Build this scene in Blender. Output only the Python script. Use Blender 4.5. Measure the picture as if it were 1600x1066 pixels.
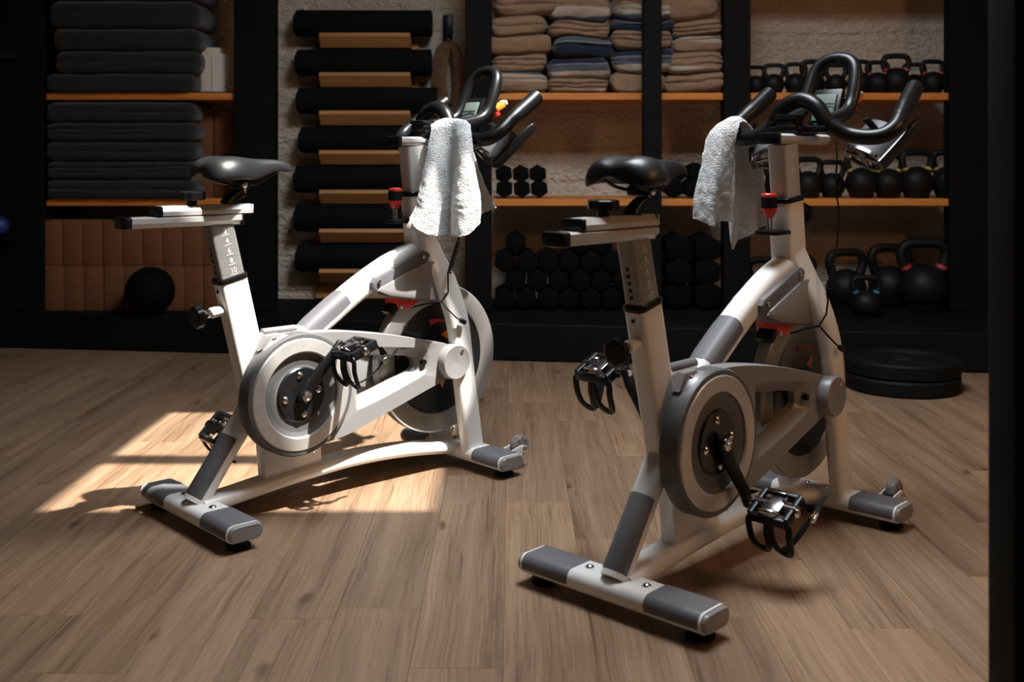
import bpy, bmesh, math, random
from mathutils import Vector, Matrix, noise
random.seed(7)
R = math.radians
S = bpy.context.scene
COL = S.collection
for o in list(bpy.data.objects): bpy.data.objects.remove(o)

# ------------------------------------------------------------------ camera
F, VY, CH = 1701.2, 244.13, 0.95          # focal length and horizon row for a 1600 px wide frame, eye height
cd = bpy.data.cameras.new('camera'); cam = bpy.data.objects.new('camera', cd); COL.objects.link(cam)
cd.sensor_width = 36; cd.lens = 36 * F / 1600; cd.shift_y = -(533 - VY) / 1600
cam.location = (0, 0, CH); cam.rotation_euler = (R(90), 0, 0)
cd.dof.use_dof = True; cd.dof.focus_distance = 3.0; cd.dof.aperture_fstop = 4.0
cd.clip_start = 0.05
S.camera = cam
def W(x, y, Y):                            # a point at distance Y that the photo shows at column x, row y
    return Vector(((x - 800) * Y / F, Y, CH - (y - VY) * Y / F))

# ------------------------------------------------------------------ world, sun, skylight
wd = bpy.data.worlds.new('sky'); S.world = wd; wd.use_nodes = True
bg = wd.node_tree.nodes['Background']; bg.inputs[0].default_value = (0.55, 0.70, 1.0, 1); bg.inputs[1].default_value = 1.0
SUN_D = Vector((-0.40, 0.22, -1.0)).normalized()
sl = bpy.data.lights.new('sun', 'SUN'); sl.energy = 19.0; sl.angle = R(0.9); sl.color = (1.0, 0.955, 0.88)
so = bpy.data.objects.new('sun', sl); COL.objects.link(so); so.rotation_euler = SUN_D.to_track_quat('-Z', 'Y').to_euler(); so.location = (2, 1, 6)
CEIL = 2.9
SKY = (-0.10, 0.96, 2.27, 3.39)            # skylight opening: x0 x1 y0 y1
al = bpy.data.lights.new('skylight_daylight', 'AREA'); al.shape = 'RECTANGLE'; al.size = SKY[1] - SKY[0]; al.size_y = SKY[3] - SKY[2]
al.energy = 142.0; al.color = (0.90, 0.95, 1.0)
ao = bpy.data.objects.new('skylight_daylight', al); COL.objects.link(ao); ao.location = ((SKY[0] + SKY[1]) / 2, (SKY[2] + SKY[3]) / 2, CEIL + 0.10)
vs = S.view_settings; vs.view_transform = 'Standard'; vs.look = 'None'; vs.gamma = 1.0; vs.use_curve_mapping = False; vs.exposure = -0.12

# ------------------------------------------------------------------ materials
MATS = {}
def nd(t, ty, **kw):
    n = t.nodes.new(ty)
    for k, v in kw.items(): setattr(n, k, v)
    return n
def mat(name, col, rough=0.5, metal=0.0, var=0.06, vscale=8.0, bump=0.0, bscale=60.0, stretch=(1, 1, 1), coat=0.0, sheen=0.0, rvar=0.0, spec=0.5):
    if name in MATS: return MATS[name]
    m = bpy.data.materials.new(name); m.use_nodes = True; t = m.node_tree; b = t.nodes['Principled BSDF']
    tc = nd(t, 'ShaderNodeTexCoord'); mp = nd(t, 'ShaderNodeMapping'); mp.inputs['Scale'].default_value = stretch
    t.links.new(tc.outputs['Object'], mp.inputs['Vector'])
    nz = nd(t, 'ShaderNodeTexNoise'); nz.inputs['Scale'].default_value = vscale; nz.inputs['Detail'].default_value = 4
    t.links.new(mp.outputs[0], nz.inputs['Vector'])
    rp = nd(t, 'ShaderNodeValToRGB'); e = rp.color_ramp.elements
    e[0].position = 0.3; e[1].position = 0.7
    e[0].color = tuple(max(0, c * (1 - var)) for c in col) + (1,); e[1].color = tuple(min(1, c * (1 + var)) for c in col) + (1,)
    t.links.new(nz.outputs['Fac'], rp.inputs[0]); t.links.new(rp.outputs[0], b.inputs['Base Color'])
    b.inputs['Roughness'].default_value = rough; b.inputs['Metallic'].default_value = metal
    b.inputs['Coat Weight'].default_value = coat; b.inputs['Coat Roughness'].default_value = 0.15
    b.inputs['Sheen Weight'].default_value = sheen; b.inputs['Specular IOR Level'].default_value = spec
    if bump:
        n2 = nd(t, 'ShaderNodeTexNoise'); n2.inputs['Scale'].default_value = bscale; n2.inputs['Detail'].default_value = 5
        t.links.new(mp.outputs[0], n2.inputs['Vector'])
        bp = nd(t, 'ShaderNodeBump'); bp.inputs['Strength'].default_value = bump; bp.inputs['Distance'].default_value = 0.01
        t.links.new(n2.outputs['Fac'], bp.inputs['Height']); t.links.new(bp.outputs[0], b.inputs['Normal'])
    MATS[name] = m; return m
mat('white_paint', (0.80, 0.79, 0.76), 0.30, coat=0.3, var=0.02)
mat('silver_paint', (0.235, 0.23, 0.225), 0.38, metal=0.1, var=0.03)
mat('grey_pad', (0.118, 0.116, 0.124), 0.55, var=0.04, bump=0.05, bscale=400)
mat('rim_grey', (0.085, 0.085, 0.085), 0.45, var=0.04)
mat('aluminium', (0.52, 0.51, 0.49), 0.34, metal=0.35, var=0.06, vscale=30, stretch=(2, 2, 40))
mat('brushed', (0.60, 0.58, 0.55), 0.33, metal=0.55, var=0.08, vscale=20)
mat('post_grey', (0.27, 0.265, 0.25), 0.36, metal=0.4, var=0.12, vscale=14, stretch=(2, 2, 14))
mat('flywheel_silver', (0.34, 0.33, 0.31), 0.36, metal=0.55, var=0.05, vscale=20)
mat('cage_steel', (0.065, 0.065, 0.066), 0.5, spec=0.3, var=0.05)
mat('chrome', (0.75, 0.74, 0.72), 0.15, metal=1.0, var=0.03)
mat('dark_chrome', (0.20, 0.20, 0.21), 0.22, metal=1.0, var=0.05)
mat('black_plastic', (0.005, 0.005, 0.0055), 0.34, spec=0.22, var=0.15)
mat('black_foam', (0.005, 0.005, 0.0055), 0.34, spec=0.26, var=0.2, bump=0.04, bscale=300)
mat('saddle_vinyl', (0.013, 0.013, 0.0145), 0.38, spec=0.4, var=0.15, bump=0.05, bscale=500)
mat('black_gloss', (0.008, 0.008, 0.009), 0.22, var=0.1)
mat('red_plastic', (0.62, 0.03, 0.02), 0.35, var=0.08)
mat('orange_plastic', (0.85, 0.20, 0.03), 0.4, var=0.08)
mat('lcd', (0.10, 0.125, 0.112), 0.45, var=0.05, spec=0.12)
mat('lcd_line', (0.05, 0.06, 0.055), 0.3)
mat('print_white', (0.62, 0.62, 0.60), 0.6)
mat('caster', (0.22, 0.20, 0.18), 0.35, var=0.5, vscale=90)
mat('hex_rubber', (0.0035, 0.0035, 0.0033), 0.75, spec=0.05, var=0.2)
mat('black_rubber', (0.0045, 0.0045, 0.0045), 0.6, spec=0.15, var=0.2, bump=0.1, bscale=200)
mat('rack_black', (0.0035, 0.0038, 0.0034), 0.7, var=0.2, bump=0.05, bscale=90, spec=0.12)
mat('iron_black', (0.006, 0.006, 0.0055), 0.5, spec=0.2, var=0.3, vscale=40, bump=0.12, bscale=160)
mat('mat_black', (0.005, 0.0055, 0.0055), 0.85, spec=0.1, var=0.15, bump=0.12, bscale=260)
mat('bolster_grey', (0.0105, 0.0102, 0.0092), 0.95, var=0.3, vscale=30, bump=0.3, bscale=350, sheen=0.2)
mat('foam_block', (0.165, 0.058, 0.018), 0.85, var=0.10, vscale=60, bump=0.12, bscale=500)
mat('ceramic', (0.70, 0.62, 0.52), 0.5, var=0.05)
mat('strap_tan', (0.20, 0.105, 0.055), 0.85, var=0.25, vscale=30, bump=0.2, bscale=300)
mat('wicker', (0.33, 0.17, 0.07), 0.8, var=0.4, vscale=60, stretch=(1, 1, 4), bump=0.5, bscale=120)
mat('blue_rubber', (0.012, 0.03, 0.16), 0.5, var=0.2)
mat('band_red', (0.40, 0.035, 0.04), 0.5); mat('band_yellow', (0.50, 0.33, 0.08), 0.5); mat('band_blue', (0.02, 0.20, 0.42), 0.5)
mat('towel', (0.58, 0.58, 0.575), 0.98, var=0.10, vscale=70, bump=1.0, bscale=210, sheen=0.3)
mat('ceiling_paint', (0.26, 0.22, 0.175), 0.9, var=0.1)
mat('side_wall', (0.20, 0.165, 0.13), 0.9, var=0.15, bump=0.3, bscale=30)
mat('grey_plastic', (0.35, 0.35, 0.34), 0.5)

def wood(name, c0, c1, c2, rough, sc=(16, 1.1, 16), knots=True, rand=True, tone=0.22, fine=0.38):
    m = bpy.data.materials.new(name); m.use_nodes = True; t = m.node_tree; b = t.nodes['Principled BSDF']; L = t.links.new
    tc = nd(t, 'ShaderNodeTexCoord'); oi = nd(t, 'ShaderNodeObjectInfo')
    off = nd(t, 'ShaderNodeVectorMath', operation='ADD'); mul = nd(t, 'ShaderNodeVectorMath', operation='SCALE')
    cmb = nd(t, 'ShaderNodeCombineXYZ')
    for i in range(3): L(oi.outputs['Random'], cmb.inputs[i])
    L(cmb.outputs[0], mul.inputs[0]); mul.inputs['Scale'].default_value = 57.0 if rand else 0.0
    L(tc.outputs['Object'], off.inputs[0]); L(mul.outputs[0], off.inputs[1])
    # warp for cathedral grain
    wn = nd(t, 'ShaderNodeTexNoise'); wn.inputs['Scale'].default_value = 2.2; wn.inputs['Detail'].default_value = 2; L(off.outputs[0], wn.inputs['Vector'])
    ws = nd(t, 'ShaderNodeVectorMath', operation='SCALE'); ws.inputs['Scale'].default_value = 0.035; L(wn.outputs['Color'], ws.inputs[0])
    wa = nd(t, 'ShaderNodeVectorMath', operation='ADD'); L(off.outputs[0], wa.inputs[0]); L(ws.outputs[0], wa.inputs[1])
    mp = nd(t, 'ShaderNodeMapping'); mp.inputs['Scale'].default_value = sc; L(wa.outputs[0], mp.inputs['Vector'])
    n1 = nd(t, 'ShaderNodeTexNoise'); n1.inputs['Scale'].default_value = 1.0; n1.inputs['Detail'].default_value = 6; n1.inputs['Roughness'].default_value = 0.62; L(mp.outputs[0], n1.inputs['Vector'])
    mp2 = nd(t, 'ShaderNodeMapping'); mp2.inputs['Scale'].default_value = (sc[0] * 9, sc[1] * 3.5, sc[2] * 9); L(wa.outputs[0], mp2.inputs['Vector'])
    n2 = nd(t, 'ShaderNodeTexNoise'); n2.inputs['Scale'].default_value = 1.0; n2.inputs['Detail'].default_value = 3; L(mp2.outputs[0], n2.inputs['Vector'])
    mx = nd(t, 'ShaderNodeMix', data_type='FLOAT'); mx.inputs[0].default_value = fine; L(n1.outputs['Fac'], mx.inputs[2]); L(n2.outputs['Fac'], mx.inputs[3])
    rp = nd(t, 'ShaderNodeValToRGB'); e = rp.color_ramp.elements; e[0].position = 0.33; e[1].position = 0.66
    e[0].color = c0 + (1,); e[1].color = c2 + (1,); em = rp.color_ramp.elements.new(0.47); em.color = c1 + (1,)
    L(mx.outputs[0], rp.inputs[0]); cur = rp.outputs[0]
    if knots:
        mk = nd(t, 'ShaderNodeMapping'); mk.inputs['Scale'].default_value = (5.0, 1.9, 5.0); L(wa.outputs[0], mk.inputs['Vector'])
        vo = nd(t, 'ShaderNodeTexVoronoi', voronoi_dimensions='2D'); vo.inputs['Scale'].default_value = 0.62
        kn = nd(t, 'ShaderNodeTexNoise'); kn.inputs['Scale'].default_value = 14; kn.inputs['Detail'].default_value = 4; L(wa.outputs[0], kn.inputs['Vector'])
        ks = nd(t, 'ShaderNodeVectorMath', operation='SCALE'); ks.inputs['Scale'].default_value = 0.30; L(kn.outputs['Color'], ks.inputs[0])
        ka = nd(t, 'ShaderNodeVectorMath', operation='ADD'); L(mk.outputs[0], ka.inputs[0]); L(ks.outputs[0], ka.inputs[1]); L(ka.outputs[0], vo.inputs['Vector'])
        kr = nd(t, 'ShaderNodeValToRGB'); k = kr.color_ramp.elements; k[0].position = 0.012; k[0].color = (0.42, 0.36, 0.32, 1); k[1].position = 0.055; k[1].color = (1, 1, 1, 1)
        L(vo.outputs['Distance'], kr.inputs[0])
        mm = nd(t, 'ShaderNodeMix', data_type='RGBA', blend_type='MULTIPLY'); mm.inputs[0].default_value = 1.0
        L(cur, mm.inputs[6]); L(kr.outputs[0], mm.inputs[7]); cur = mm.outputs[2]
    hs = nd(t, 'ShaderNodeHueSaturation'); mr = nd(t, 'ShaderNodeMapRange'); mr.inputs[3].default_value = 1 - tone; mr.inputs[4].default_value = 1 + tone
    L(oi.outputs['Random'], mr.inputs[0]); L(mr.outputs[0], hs.inputs['Value']); L(cur, hs.inputs['Color']); L(hs.outputs[0], b.inputs['Base Color'])
    b.inputs['Roughness'].default_value = rough
    bpn = nd(t, 'ShaderNodeBump'); bpn.inputs['Strength'].default_value = 0.12; bpn.inputs['Distance'].default_value = 0.004; L(n2.outputs['Fac'], bpn.inputs['Height']); L(bpn.outputs[0], b.inputs['Normal'])
    MATS[name] = m
wood('oak_floor', (0.098, 0.055, 0.031), (0.205, 0.128, 0.077), (0.300, 0.198, 0.126), 0.40, sc=(22, 0.8, 22), tone=0.17, fine=0.45)
wood('pine_shelf', (0.42, 0.12, 0.018), (0.58, 0.19, 0.03), (0.66, 0.26, 0.05), 0.5, sc=(1.0, 22, 40), knots=False, tone=0.08)
wood('ledge_wood', (0.36, 0.165, 0.055), (0.43, 0.205, 0.072), (0.50, 0.25, 0.095), 0.55, sc=(1.5, 30, 30), knots=False, tone=0.06)

def stucco():
    m = bpy.data.materials.new('stucco'); m.use_nodes = True; t = m.node_tree; b = t.nodes['Principled BSDF']; L = t.links.new
    tc = nd(t, 'ShaderNodeTexCoord')
    n1 = nd(t, 'ShaderNodeTexNoise'); n1.inputs['Scale'].default_value = 2.2; n1.inputs['Detail'].default_value = 6; L(tc.outputs['Object'], n1.inputs['Vector'])
    rp = nd(t, 'ShaderNodeValToRGB'); e = rp.color_ramp.elements; e[0].position = 0.3; e[0].color = (0.54, 0.45, 0.355, 1); e[1].position = 0.7; e[1].color = (0.68, 0.59, 0.48, 1)
    L(n1.outputs['Fac'], rp.inputs[0]); L(rp.outputs[0], b.inputs['Base Color']); b.inputs['Roughness'].default_value = 0.9
    mp = nd(t, 'ShaderNodeMapping'); mp.inputs['Scale'].default_value = (1, 1, 1.4); L(tc.outputs['Object'], mp.inputs['Vector'])
    n2 = nd(t, 'ShaderNodeTexNoise'); n2.inputs['Scale'].default_value = 34; n2.inputs['Detail'].default_value = 5; n2.inputs['Distortion'].default_value = 0.6; L(mp.outputs[0], n2.inputs['Vector'])
    n3 = nd(t, 'ShaderNodeTexNoise'); n3.inputs['Scale'].default_value = 7; n3.inputs['Detail'].default_value = 3; L(mp.outputs[0], n3.inputs['Vector'])
    wv = nd(t, 'ShaderNodeTexWave', wave_type='BANDS', bands_direction='Z'); wv.inputs['Scale'].default_value = 1.55; wv.inputs['Distortion'].default_value = 1.2; wv.inputs['Detail'].default_value = 3; L(tc.outputs['Object'], wv.inputs['Vector'])
    r2 = nd(t, 'ShaderNodeValToRGB'); r2.color_ramp.elements[0].position = 0.0; r2.color_ramp.elements[1].position = 0.07; L(wv.outputs['Fac'], r2.inputs[0])
    a = nd(t, 'ShaderNodeMath', operation='MULTIPLY_ADD'); a.inputs[1].default_value = 0.7; L(n3.outputs['Fac'], a.inputs[0]); L(n2.outputs['Fac'], a.inputs[2])
    a2 = nd(t, 'ShaderNodeMath', operation='MULTIPLY_ADD'); a2.inputs[1].default_value = 0.22; L(r2.outputs[0], a2.inputs[0]); L(a.outputs[0], a2.inputs[2])
    bpn = nd(t, 'ShaderNodeBump'); bpn.inputs['Strength'].default_value = 1.0; bpn.inputs['Distance'].default_value = 0.03; L(a2.outputs[0], bpn.inputs['Height']); L(bpn.outputs[0], b.inputs['Normal'])
    MATS['stucco'] = m
stucco()

def blanket(name, stops):
    """woven cloth striped along its width: stops = (height fraction, colour), measured on the folded front"""
    m = bpy.data.materials.new(name); m.use_nodes = True; t = m.node_tree; b = t.nodes['Principled BSDF']; L = t.links.new
    tc = nd(t, 'ShaderNodeTexCoord'); sx = nd(t, 'ShaderNodeSeparateXYZ'); L(tc.outputs['Generated'], sx.inputs[0])
    n0 = nd(t, 'ShaderNodeTexNoise'); n0.inputs['Scale'].default_value = 5; L(tc.outputs['Object'], n0.inputs['Vector'])
    a = nd(t, 'ShaderNodeMath', operation='MULTIPLY_ADD'); a.inputs[1].default_value = 0.16; L(n0.outputs['Fac'], a.inputs[0]); L(sx.outputs[2], a.inputs[2])
    a1 = nd(t, 'ShaderNodeMath', operation='SUBTRACT'); a1.inputs[1].default_value = 0.08; L(a.outputs[0], a1.inputs[0])
    rp = nd(t, 'ShaderNodeValToRGB'); rp.color_ramp.interpolation = 'CONSTANT'; e = rp.color_ramp.elements
    e[0].position = 0; e[0].color = stops[0][1] + (1,); e[1].position = stops[1][0] if len(stops) > 1 else 1.0; e[1].color = (stops[1][1] if len(stops) > 1 else stops[0][1]) + (1,)
    for p, c in stops[2:]:
        q = rp.color_ramp.elements.new(p); q.color = c + (1,)
    L(a1.outputs[0], rp.inputs[0])
    n1 = nd(t, 'ShaderNodeTexNoise'); n1.inputs['Scale'].default_value = 150; n1.inputs['Detail'].default_value = 3; L(tc.outputs['Object'], n1.inputs['Vector'])
    mr = nd(t, 'ShaderNodeMapRange'); mr.inputs[3].default_value = 0.7; mr.inputs[4].default_value = 1.3; L(n1.outputs['Fac'], mr.inputs[0])
    hs = nd(t, 'ShaderNodeHueSaturation'); L(mr.outputs[0], hs.inputs['Value']); L(rp.outputs[0], hs.inputs['Color']); L(hs.outputs[0], b.inputs['Base Color'])
    b.inputs['Roughness'].default_value = 0.95; b.inputs['Sheen Weight'].default_value = 0.15
    bpn = nd(t, 'ShaderNodeBump'); bpn.inputs['Strength'].default_value = 0.35; bpn.inputs['Distance'].default_value = 0.004; L(n1.outputs['Fac'], bpn.inputs['Height']); L(bpn.outputs[0], b.inputs['Normal'])
    MATS[name] = m
BEI, WHT, NAV, SLT = (0.25, 0.155, 0.092), (0.38, 0.305, 0.23), (0.004, 0.011, 0.028), (0.072, 0.082, 0.098)
blanket('blanket_plain', [(0, BEI), (0.5, BEI)])
blanket('blanket_edge', [(0, WHT), (0.30, BEI)])
blanket('blanket_top_edge', [(0, BEI), (0.55, WHT), (0.86, SLT)])
blanket('blanket_navy', [(0, NAV), (0.42, (0.004, 0.01, 0.03)), (0.5, NAV), (0.66, (0.25, 0.26, 0.28)), (0.70, SLT)])
blanket('blanket_banded', [(0, WHT), (0.34, NAV), (0.37, SLT), (0.62, (0.2, 0.2, 0.22)), (0.66, NAV)])
blanket('blanket_grey_edge', [(0, NAV), (0.05, SLT), (0.22, WHT), (0.52, BEI)])

def nvec(p): return Vector((noise.noise(p + Vector((9.3, 1.5, 7.9))), noise.noise(p), noise.noise(p + Vector((6.3, 11.1, 14.5)))))
# ------------------------------------------------------------------ mesh helpers
class MB:
    def __init__(s): s.v = []; s.f = []
    def add(s, vs, fs):
        k = len(s.v); s.v += [tuple(p) for p in vs]; s.f += [tuple(i + k for i in f) for f in fs]; return s
    def addbm(s, bm, M=None):
        bm.verts.index_update(); s.add([(M @ v.co if M else v.co) for v in bm.verts], [[v.index for v in f.verts] for f in bm.faces]); bm.free(); return s
    def box(s, c, d, bev=0.0, rot=None, seg=2):
        bm = bmesh.new(); bmesh.ops.create_cube(bm, size=1.0)
        for v in bm.verts: v.co = Vector((v.co.x * d[0], v.co.y * d[1], v.co.z * d[2]))
        if bev: bmesh.ops.bevel(bm, geom=list(bm.edges), offset=bev, segments=seg, affect='EDGES', profile=0.5)
        M = Matrix.Translation(Vector(c)) @ (rot.to_4x4() if rot else Matrix.Identity(4))
        return s.addbm(bm, M)
    def prism(s, poly, a0, a1, ax='v', bev=0.0, seg=2):
        """polygon in a plane, extruded along the third axis: ax 'v' takes (u, z) outlines"""
        bm = bmesh.new()
        P = (lambda p, a: Vector((p[0], a, p[1]))) if ax == 'v' else ((lambda p, a: Vector((p[0], p[1], a))) if ax == 'z' else (lambda p, a: Vector((a, p[0], p[1]))))
        A = [bm.verts.new(P(p, a0)) for p in poly]; B = [bm.verts.new(P(p, a1)) for p in poly]; n = len(poly)
        fs = [bm.faces.new(A), bm.faces.new(B[::-1])]
        for i in range(n): bm.faces.new((A[i], B[i], B[(i + 1) % n], A[(i + 1) % n]))
        bmesh.ops.recalc_face_normals(bm, faces=list(bm.faces))
        if bev:
            es = set(fs[0].edges) | set(fs[1].edges)
            bmesh.ops.bevel(bm, geom=list(es), offset=bev, segments=seg, affect='EDGES', profile=0.5)
        return s.addbm(bm)
    def sweep(s, path, sec, lat=None, scale=None, closed=False, caps=True, twist=None):
        path = [Vector(p) for p in path]; n = len(path); rings = []; A = None
        for i, p in enumerate(path):
            a = path[(i - 1) % n] if (closed or i > 0) else path[i]; b = path[(i + 1) % n] if (closed or i < n - 1) else path[i]
            T = (b - a).normalized()
            if lat is not None: A = Vector(lat); A = (A - T * A.dot(T)).normalized()
            else:
                if A is None:
                    A = Vector((0, 0, 1)) if abs(T.z) < 0.9 else Vector((1, 0, 0))
                A = (A - T * A.dot(T)).normalized()
            B = T.cross(A)
            sc = scale[i] if scale else 1.0; sa, sb = sc if isinstance(sc, (tuple, list)) else (sc, sc)
            q = sec[i] if isinstance(sec[0][0], (tuple, list)) else sec
            rings.append([p + A * (x * sa) + B * (y * sb) for x, y in q])
        m = len(rings[0]); vs = [v for r in rings for v in r]; fs = []
        for i in range(n if closed else n - 1):
            j = (i + 1) % n
            for k in range(m): fs.append((i * m + k, i * m + (k + 1) % m, j * m + (k + 1) % m, j * m + k))
        if caps and not closed: fs += [tuple(range(m))[::-1], tuple((n - 1) * m + k for k in range(m))]
        return s.add(vs, fs)
    def tube(s, path, r, seg=10, **k):
        return s.sweep(path, [(math.cos(2 * math.pi * i / seg), math.sin(2 * math.pi * i / seg)) for i in range(seg)], scale=(r if isinstance(r, list) else [r] * len(path)), **k)
    def lathe(s, prof, c, axis, seg=32, a0=0.0, a1=2 * math.pi):
        """prof: (radius, height along axis); full turn unless a0..a1"""
        ax = Vector(axis).normalized(); t = Vector((0, 0, 1)) if abs(ax.z) < 0.9 else Vector((1, 0, 0)); e1 = (t - ax * t.dot(ax)).normalized(); e2 = ax.cross(e1)
        full = abs(a1 - a0 - 2 * math.pi) < 1e-6; n = seg if full else seg + 1; vs = []; fs = []; m = len(prof); c = Vector(c)
        for i in range(n):
            a = a0 + (a1 - a0) * i / seg; d = e1 * math.cos(a) + e2 * math.sin(a)
            vs += [c + ax * h + d * max(r, 1e-5) for r, h in prof]
        for i in range(seg):
            j = (i + 1) % n
            for k in range(m - 1): fs.append((i * m + k, j * m + k, j * m + k + 1, i * m + k + 1))
        return s.add(vs, fs)
    def cyl(s, c, axis, r, h, seg=20, bev=0.0, r2=None):
        r2 = r if r2 is None else r2; b = bev
        return s.lathe([(0, 0), (r - b, 0), (r, b), (r2, h - b), (r2 - b, h), (0, h)], c, axis, seg)
    def obj(s, name, m, parent=None, ang=38, smooth=True, fix=True):
        me = bpy.data.meshes.new(name); me.from_pydata(s.v, [], s.f)
        if fix:
            bm = bmesh.new(); bm.from_mesh(me); bmesh.ops.remove_doubles(bm, verts=bm.verts, dist=1e-5); bmesh.ops.recalc_face_normals(bm, faces=bm.faces); bm.to_mesh(me); bm.free()
        if smooth:
            me.shade_smooth(); me.set_sharp_from_angle(angle=R(ang))
        me.materials.append(MATS[m]); o = bpy.data.objects.new(name, me); COL.objects.link(o)
        if parent: o.parent = parent
        return o
def rrect(w, h, r, n=4):
    pts = []
    for cx, cy, a in ((w / 2 - r, h / 2 - r, 0), (-w / 2 + r, h / 2 - r, 90), (-w / 2 + r, -h / 2 + r, 180), (w / 2 - r, -h / 2 + r, 270)):
        for i in range(n + 1): t = R(a + 90 * i / n); pts.append((cx + r * math.cos(t), cy + r * math.sin(t)))
    return pts
def cr(pts, n=6, closed=False):
    P = [Vector(p) for p in pts]; out = []; m = len(P)
    for i in range(m if closed else m - 1):
        g = lambda k: P[k % m] if closed else P[max(0, min(m - 1, k))]
        a, b, c, d = g(i - 1), g(i), g(i + 1), g(i + 2)
        for j in range(n):
            t = j / n; out.append(0.5 * ((2 * b) + (c - a) * t + (2 * a - 5 * b + 4 * c - d) * t * t + (3 * b - a - 3 * c + d) * t ** 3))
    if not closed: out.append(P[-1])
    return out
def empty(name, loc=(0, 0, 0), rz=0.0, parent=None):
    o = bpy.data.objects.new(name, None); COL.objects.link(o); o.location = loc; o.rotation_euler = (0, 0, rz); o.empty_display_size = 0.1
    if parent: o.parent = parent
    return o
def tag(o, label=None, cat=None, group=None, kind=None):
    for k, v in (('label', label), ('category', cat), ('group', group), ('kind', kind)):
        if v: o[k] = v
    return o
def copy_tree(o, parent=None):
    c = o.copy(); COL.objects.link(c); c.parent = parent
    for ch in list(o.children):
        copy_tree(ch, c)
    return c
def rbox(w, d, h, r, nx, ny, nz, fn=None):
    """rounded soft box standing on z=0, displaced by fn(point, unit position)"""
    mb = MB(); idx = {}; vs = []; fs = []
    def vert(i, j, k):
        key = (i, j, k)
        if key not in idx:
            a = Vector((i / nx - .5, j / ny - .5, k / nz - .5)); p = Vector((a.x * w, a.y * d, a.z * h)); rr = min(r, w / 2.01, d / 2.01, h / 2.01)
            q = Vector((max(-w / 2 + rr, min(w / 2 - rr, p.x)), max(-d / 2 + rr, min(d / 2 - rr, p.y)), max(-h / 2 + rr, min(h / 2 - rr, p.z))))
            dv = p - q
            if dv.length > 1e-9: p = q + dv.normalized() * rr
            if fn: p = p + fn(p, a * 2)
            idx[key] = len(vs); vs.append(p + Vector((0, 0, h / 2)))
        return idx[key]
    for i in range(nx):
        for j in range(ny):
            for k in (0, nz): fs.append([vert(i, j, k), vert(i + 1, j, k), vert(i + 1, j + 1, k), vert(i, j + 1, k)])
    for i in range(nx):
        for k in range(nz):
            for j in (0, ny): fs.append([vert(i, j, k), vert(i + 1, j, k), vert(i + 1, j, k + 1), vert(i, j, k + 1)])
    for j in range(ny):
        for k in range(nz):
            for i in (0, nx): fs.append([vert(i, j, k), vert(i, j + 1, k), vert(i, j + 1, k + 1), vert(i, j, k + 1)])
    return mb.add(vs, fs)
ORD = ['first', 'second', 'third', 'fourth', 'fifth', 'sixth', 'seventh', 'eighth', 'ninth', 'tenth', 'eleventh', 'twelfth', 'thirteenth']

# ------------------------------------------------------------------ the room
def struct(o): return tag(o, kind='structure')
WALL_Y, XL, XR, YB = 5.95, -3.3, 3.3, -2.2
tag(struct(MB().box((0, (WALL_Y + YB) / 2, -0.06), (XR - XL + 0.3, WALL_Y - YB + 0.3, 0.10)).obj('floor', 'rack_black', smooth=False)), 'brown oak plank floor running towards the shelves', 'floor')
FLOOR = bpy.data.objects['floor']
PW, PL, P0 = 0.1745, 1.22, -0.0165
known = {-1: 2.02, 0: 2.985, -3: 2.235, -5: 2.00, -6: 2.25, 4: 2.19, 3: 2.56, 6: 2.46, 2: 3.46, 1: 2.70}   # where a board ends, by row
pm = MB().box((0, 0, -0.005), (PW - 0.0004, PL - 0.0004, 0.010), 0.0005, seg=1)
pl0 = None
for k in range(-19, 19):
    x = P0 + (k + 0.5) * PW
    if x < XL or x > XR: continue
    y = known.get(k, 2.0 + ((k * 0.381966) % 1.0) * PL)
    while y - PL > YB: y -= PL
    while y - PL < WALL_Y:
        if pl0 is None: p = pl0 = pm.obj('plank', 'oak_floor', FLOOR, smooth=False)
        else: p = pl0.copy(); COL.objects.link(p)
        p.location = (x, y - PL / 2, 0); y += PL
tag(struct(MB().box((0, WALL_Y + 0.05, 1.4), (XR - XL + 0.3, 0.1, 3.2)).obj('wall_back', 'stucco', smooth=False)), 'rough cream plaster wall behind the storage shelves', 'wall')
tag(struct(MB().box((XL - 0.05, (WALL_Y + YB) / 2, 1.4), (0.1, WALL_Y - YB, 3.2)).obj('wall_left', 'side_wall', smooth=False)), 'dim side wall left of the room', 'wall')
tag(struct(MB().box((XR + 0.05, (WALL_Y + YB) / 2, 1.4), (0.1, WALL_Y - YB, 3.2)).obj('wall_right', 'side_wall', smooth=False)), 'dim side wall right of the room', 'wall')
tag(struct(MB().box((0, YB - 0.05, 1.4), (XR - XL, 0.1, 3.2)).obj('wall_front', 'side_wall', smooth=False)), 'dim wall behind the viewer', 'wall')
x0, x1, y0, y1 = SKY; cz = CEIL + 0.02
cm = MB()
cm.box(((XL + x0) / 2, (WALL_Y + YB) / 2, cz), (x0 - XL, WALL_Y - YB, 0.04)); cm.box(((XR + x1) / 2, (WALL_Y + YB) / 2, cz), (XR - x1, WALL_Y - YB, 0.04))
cm.box(((x0 + x1) / 2, (YB + y0) / 2, cz), (x1 - x0, y0 - YB, 0.04)); cm.box(((x0 + x1) / 2, (WALL_Y + y1) / 2, cz), (x1 - x0, WALL_Y - y1, 0.04))
tag(struct(cm.obj('ceiling', 'ceiling_paint', smooth=False)), 'dark ceiling with one roof light above the bikes', 'ceiling')
sk = MB().box(((x0 + x1) / 2, 2.765, cz), (x1 - x0, 0.095, 0.04)).obj('window_1', 'rack_black', smooth=False)
tag(struct(sk), 'black bar across the roof light', 'window')

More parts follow.
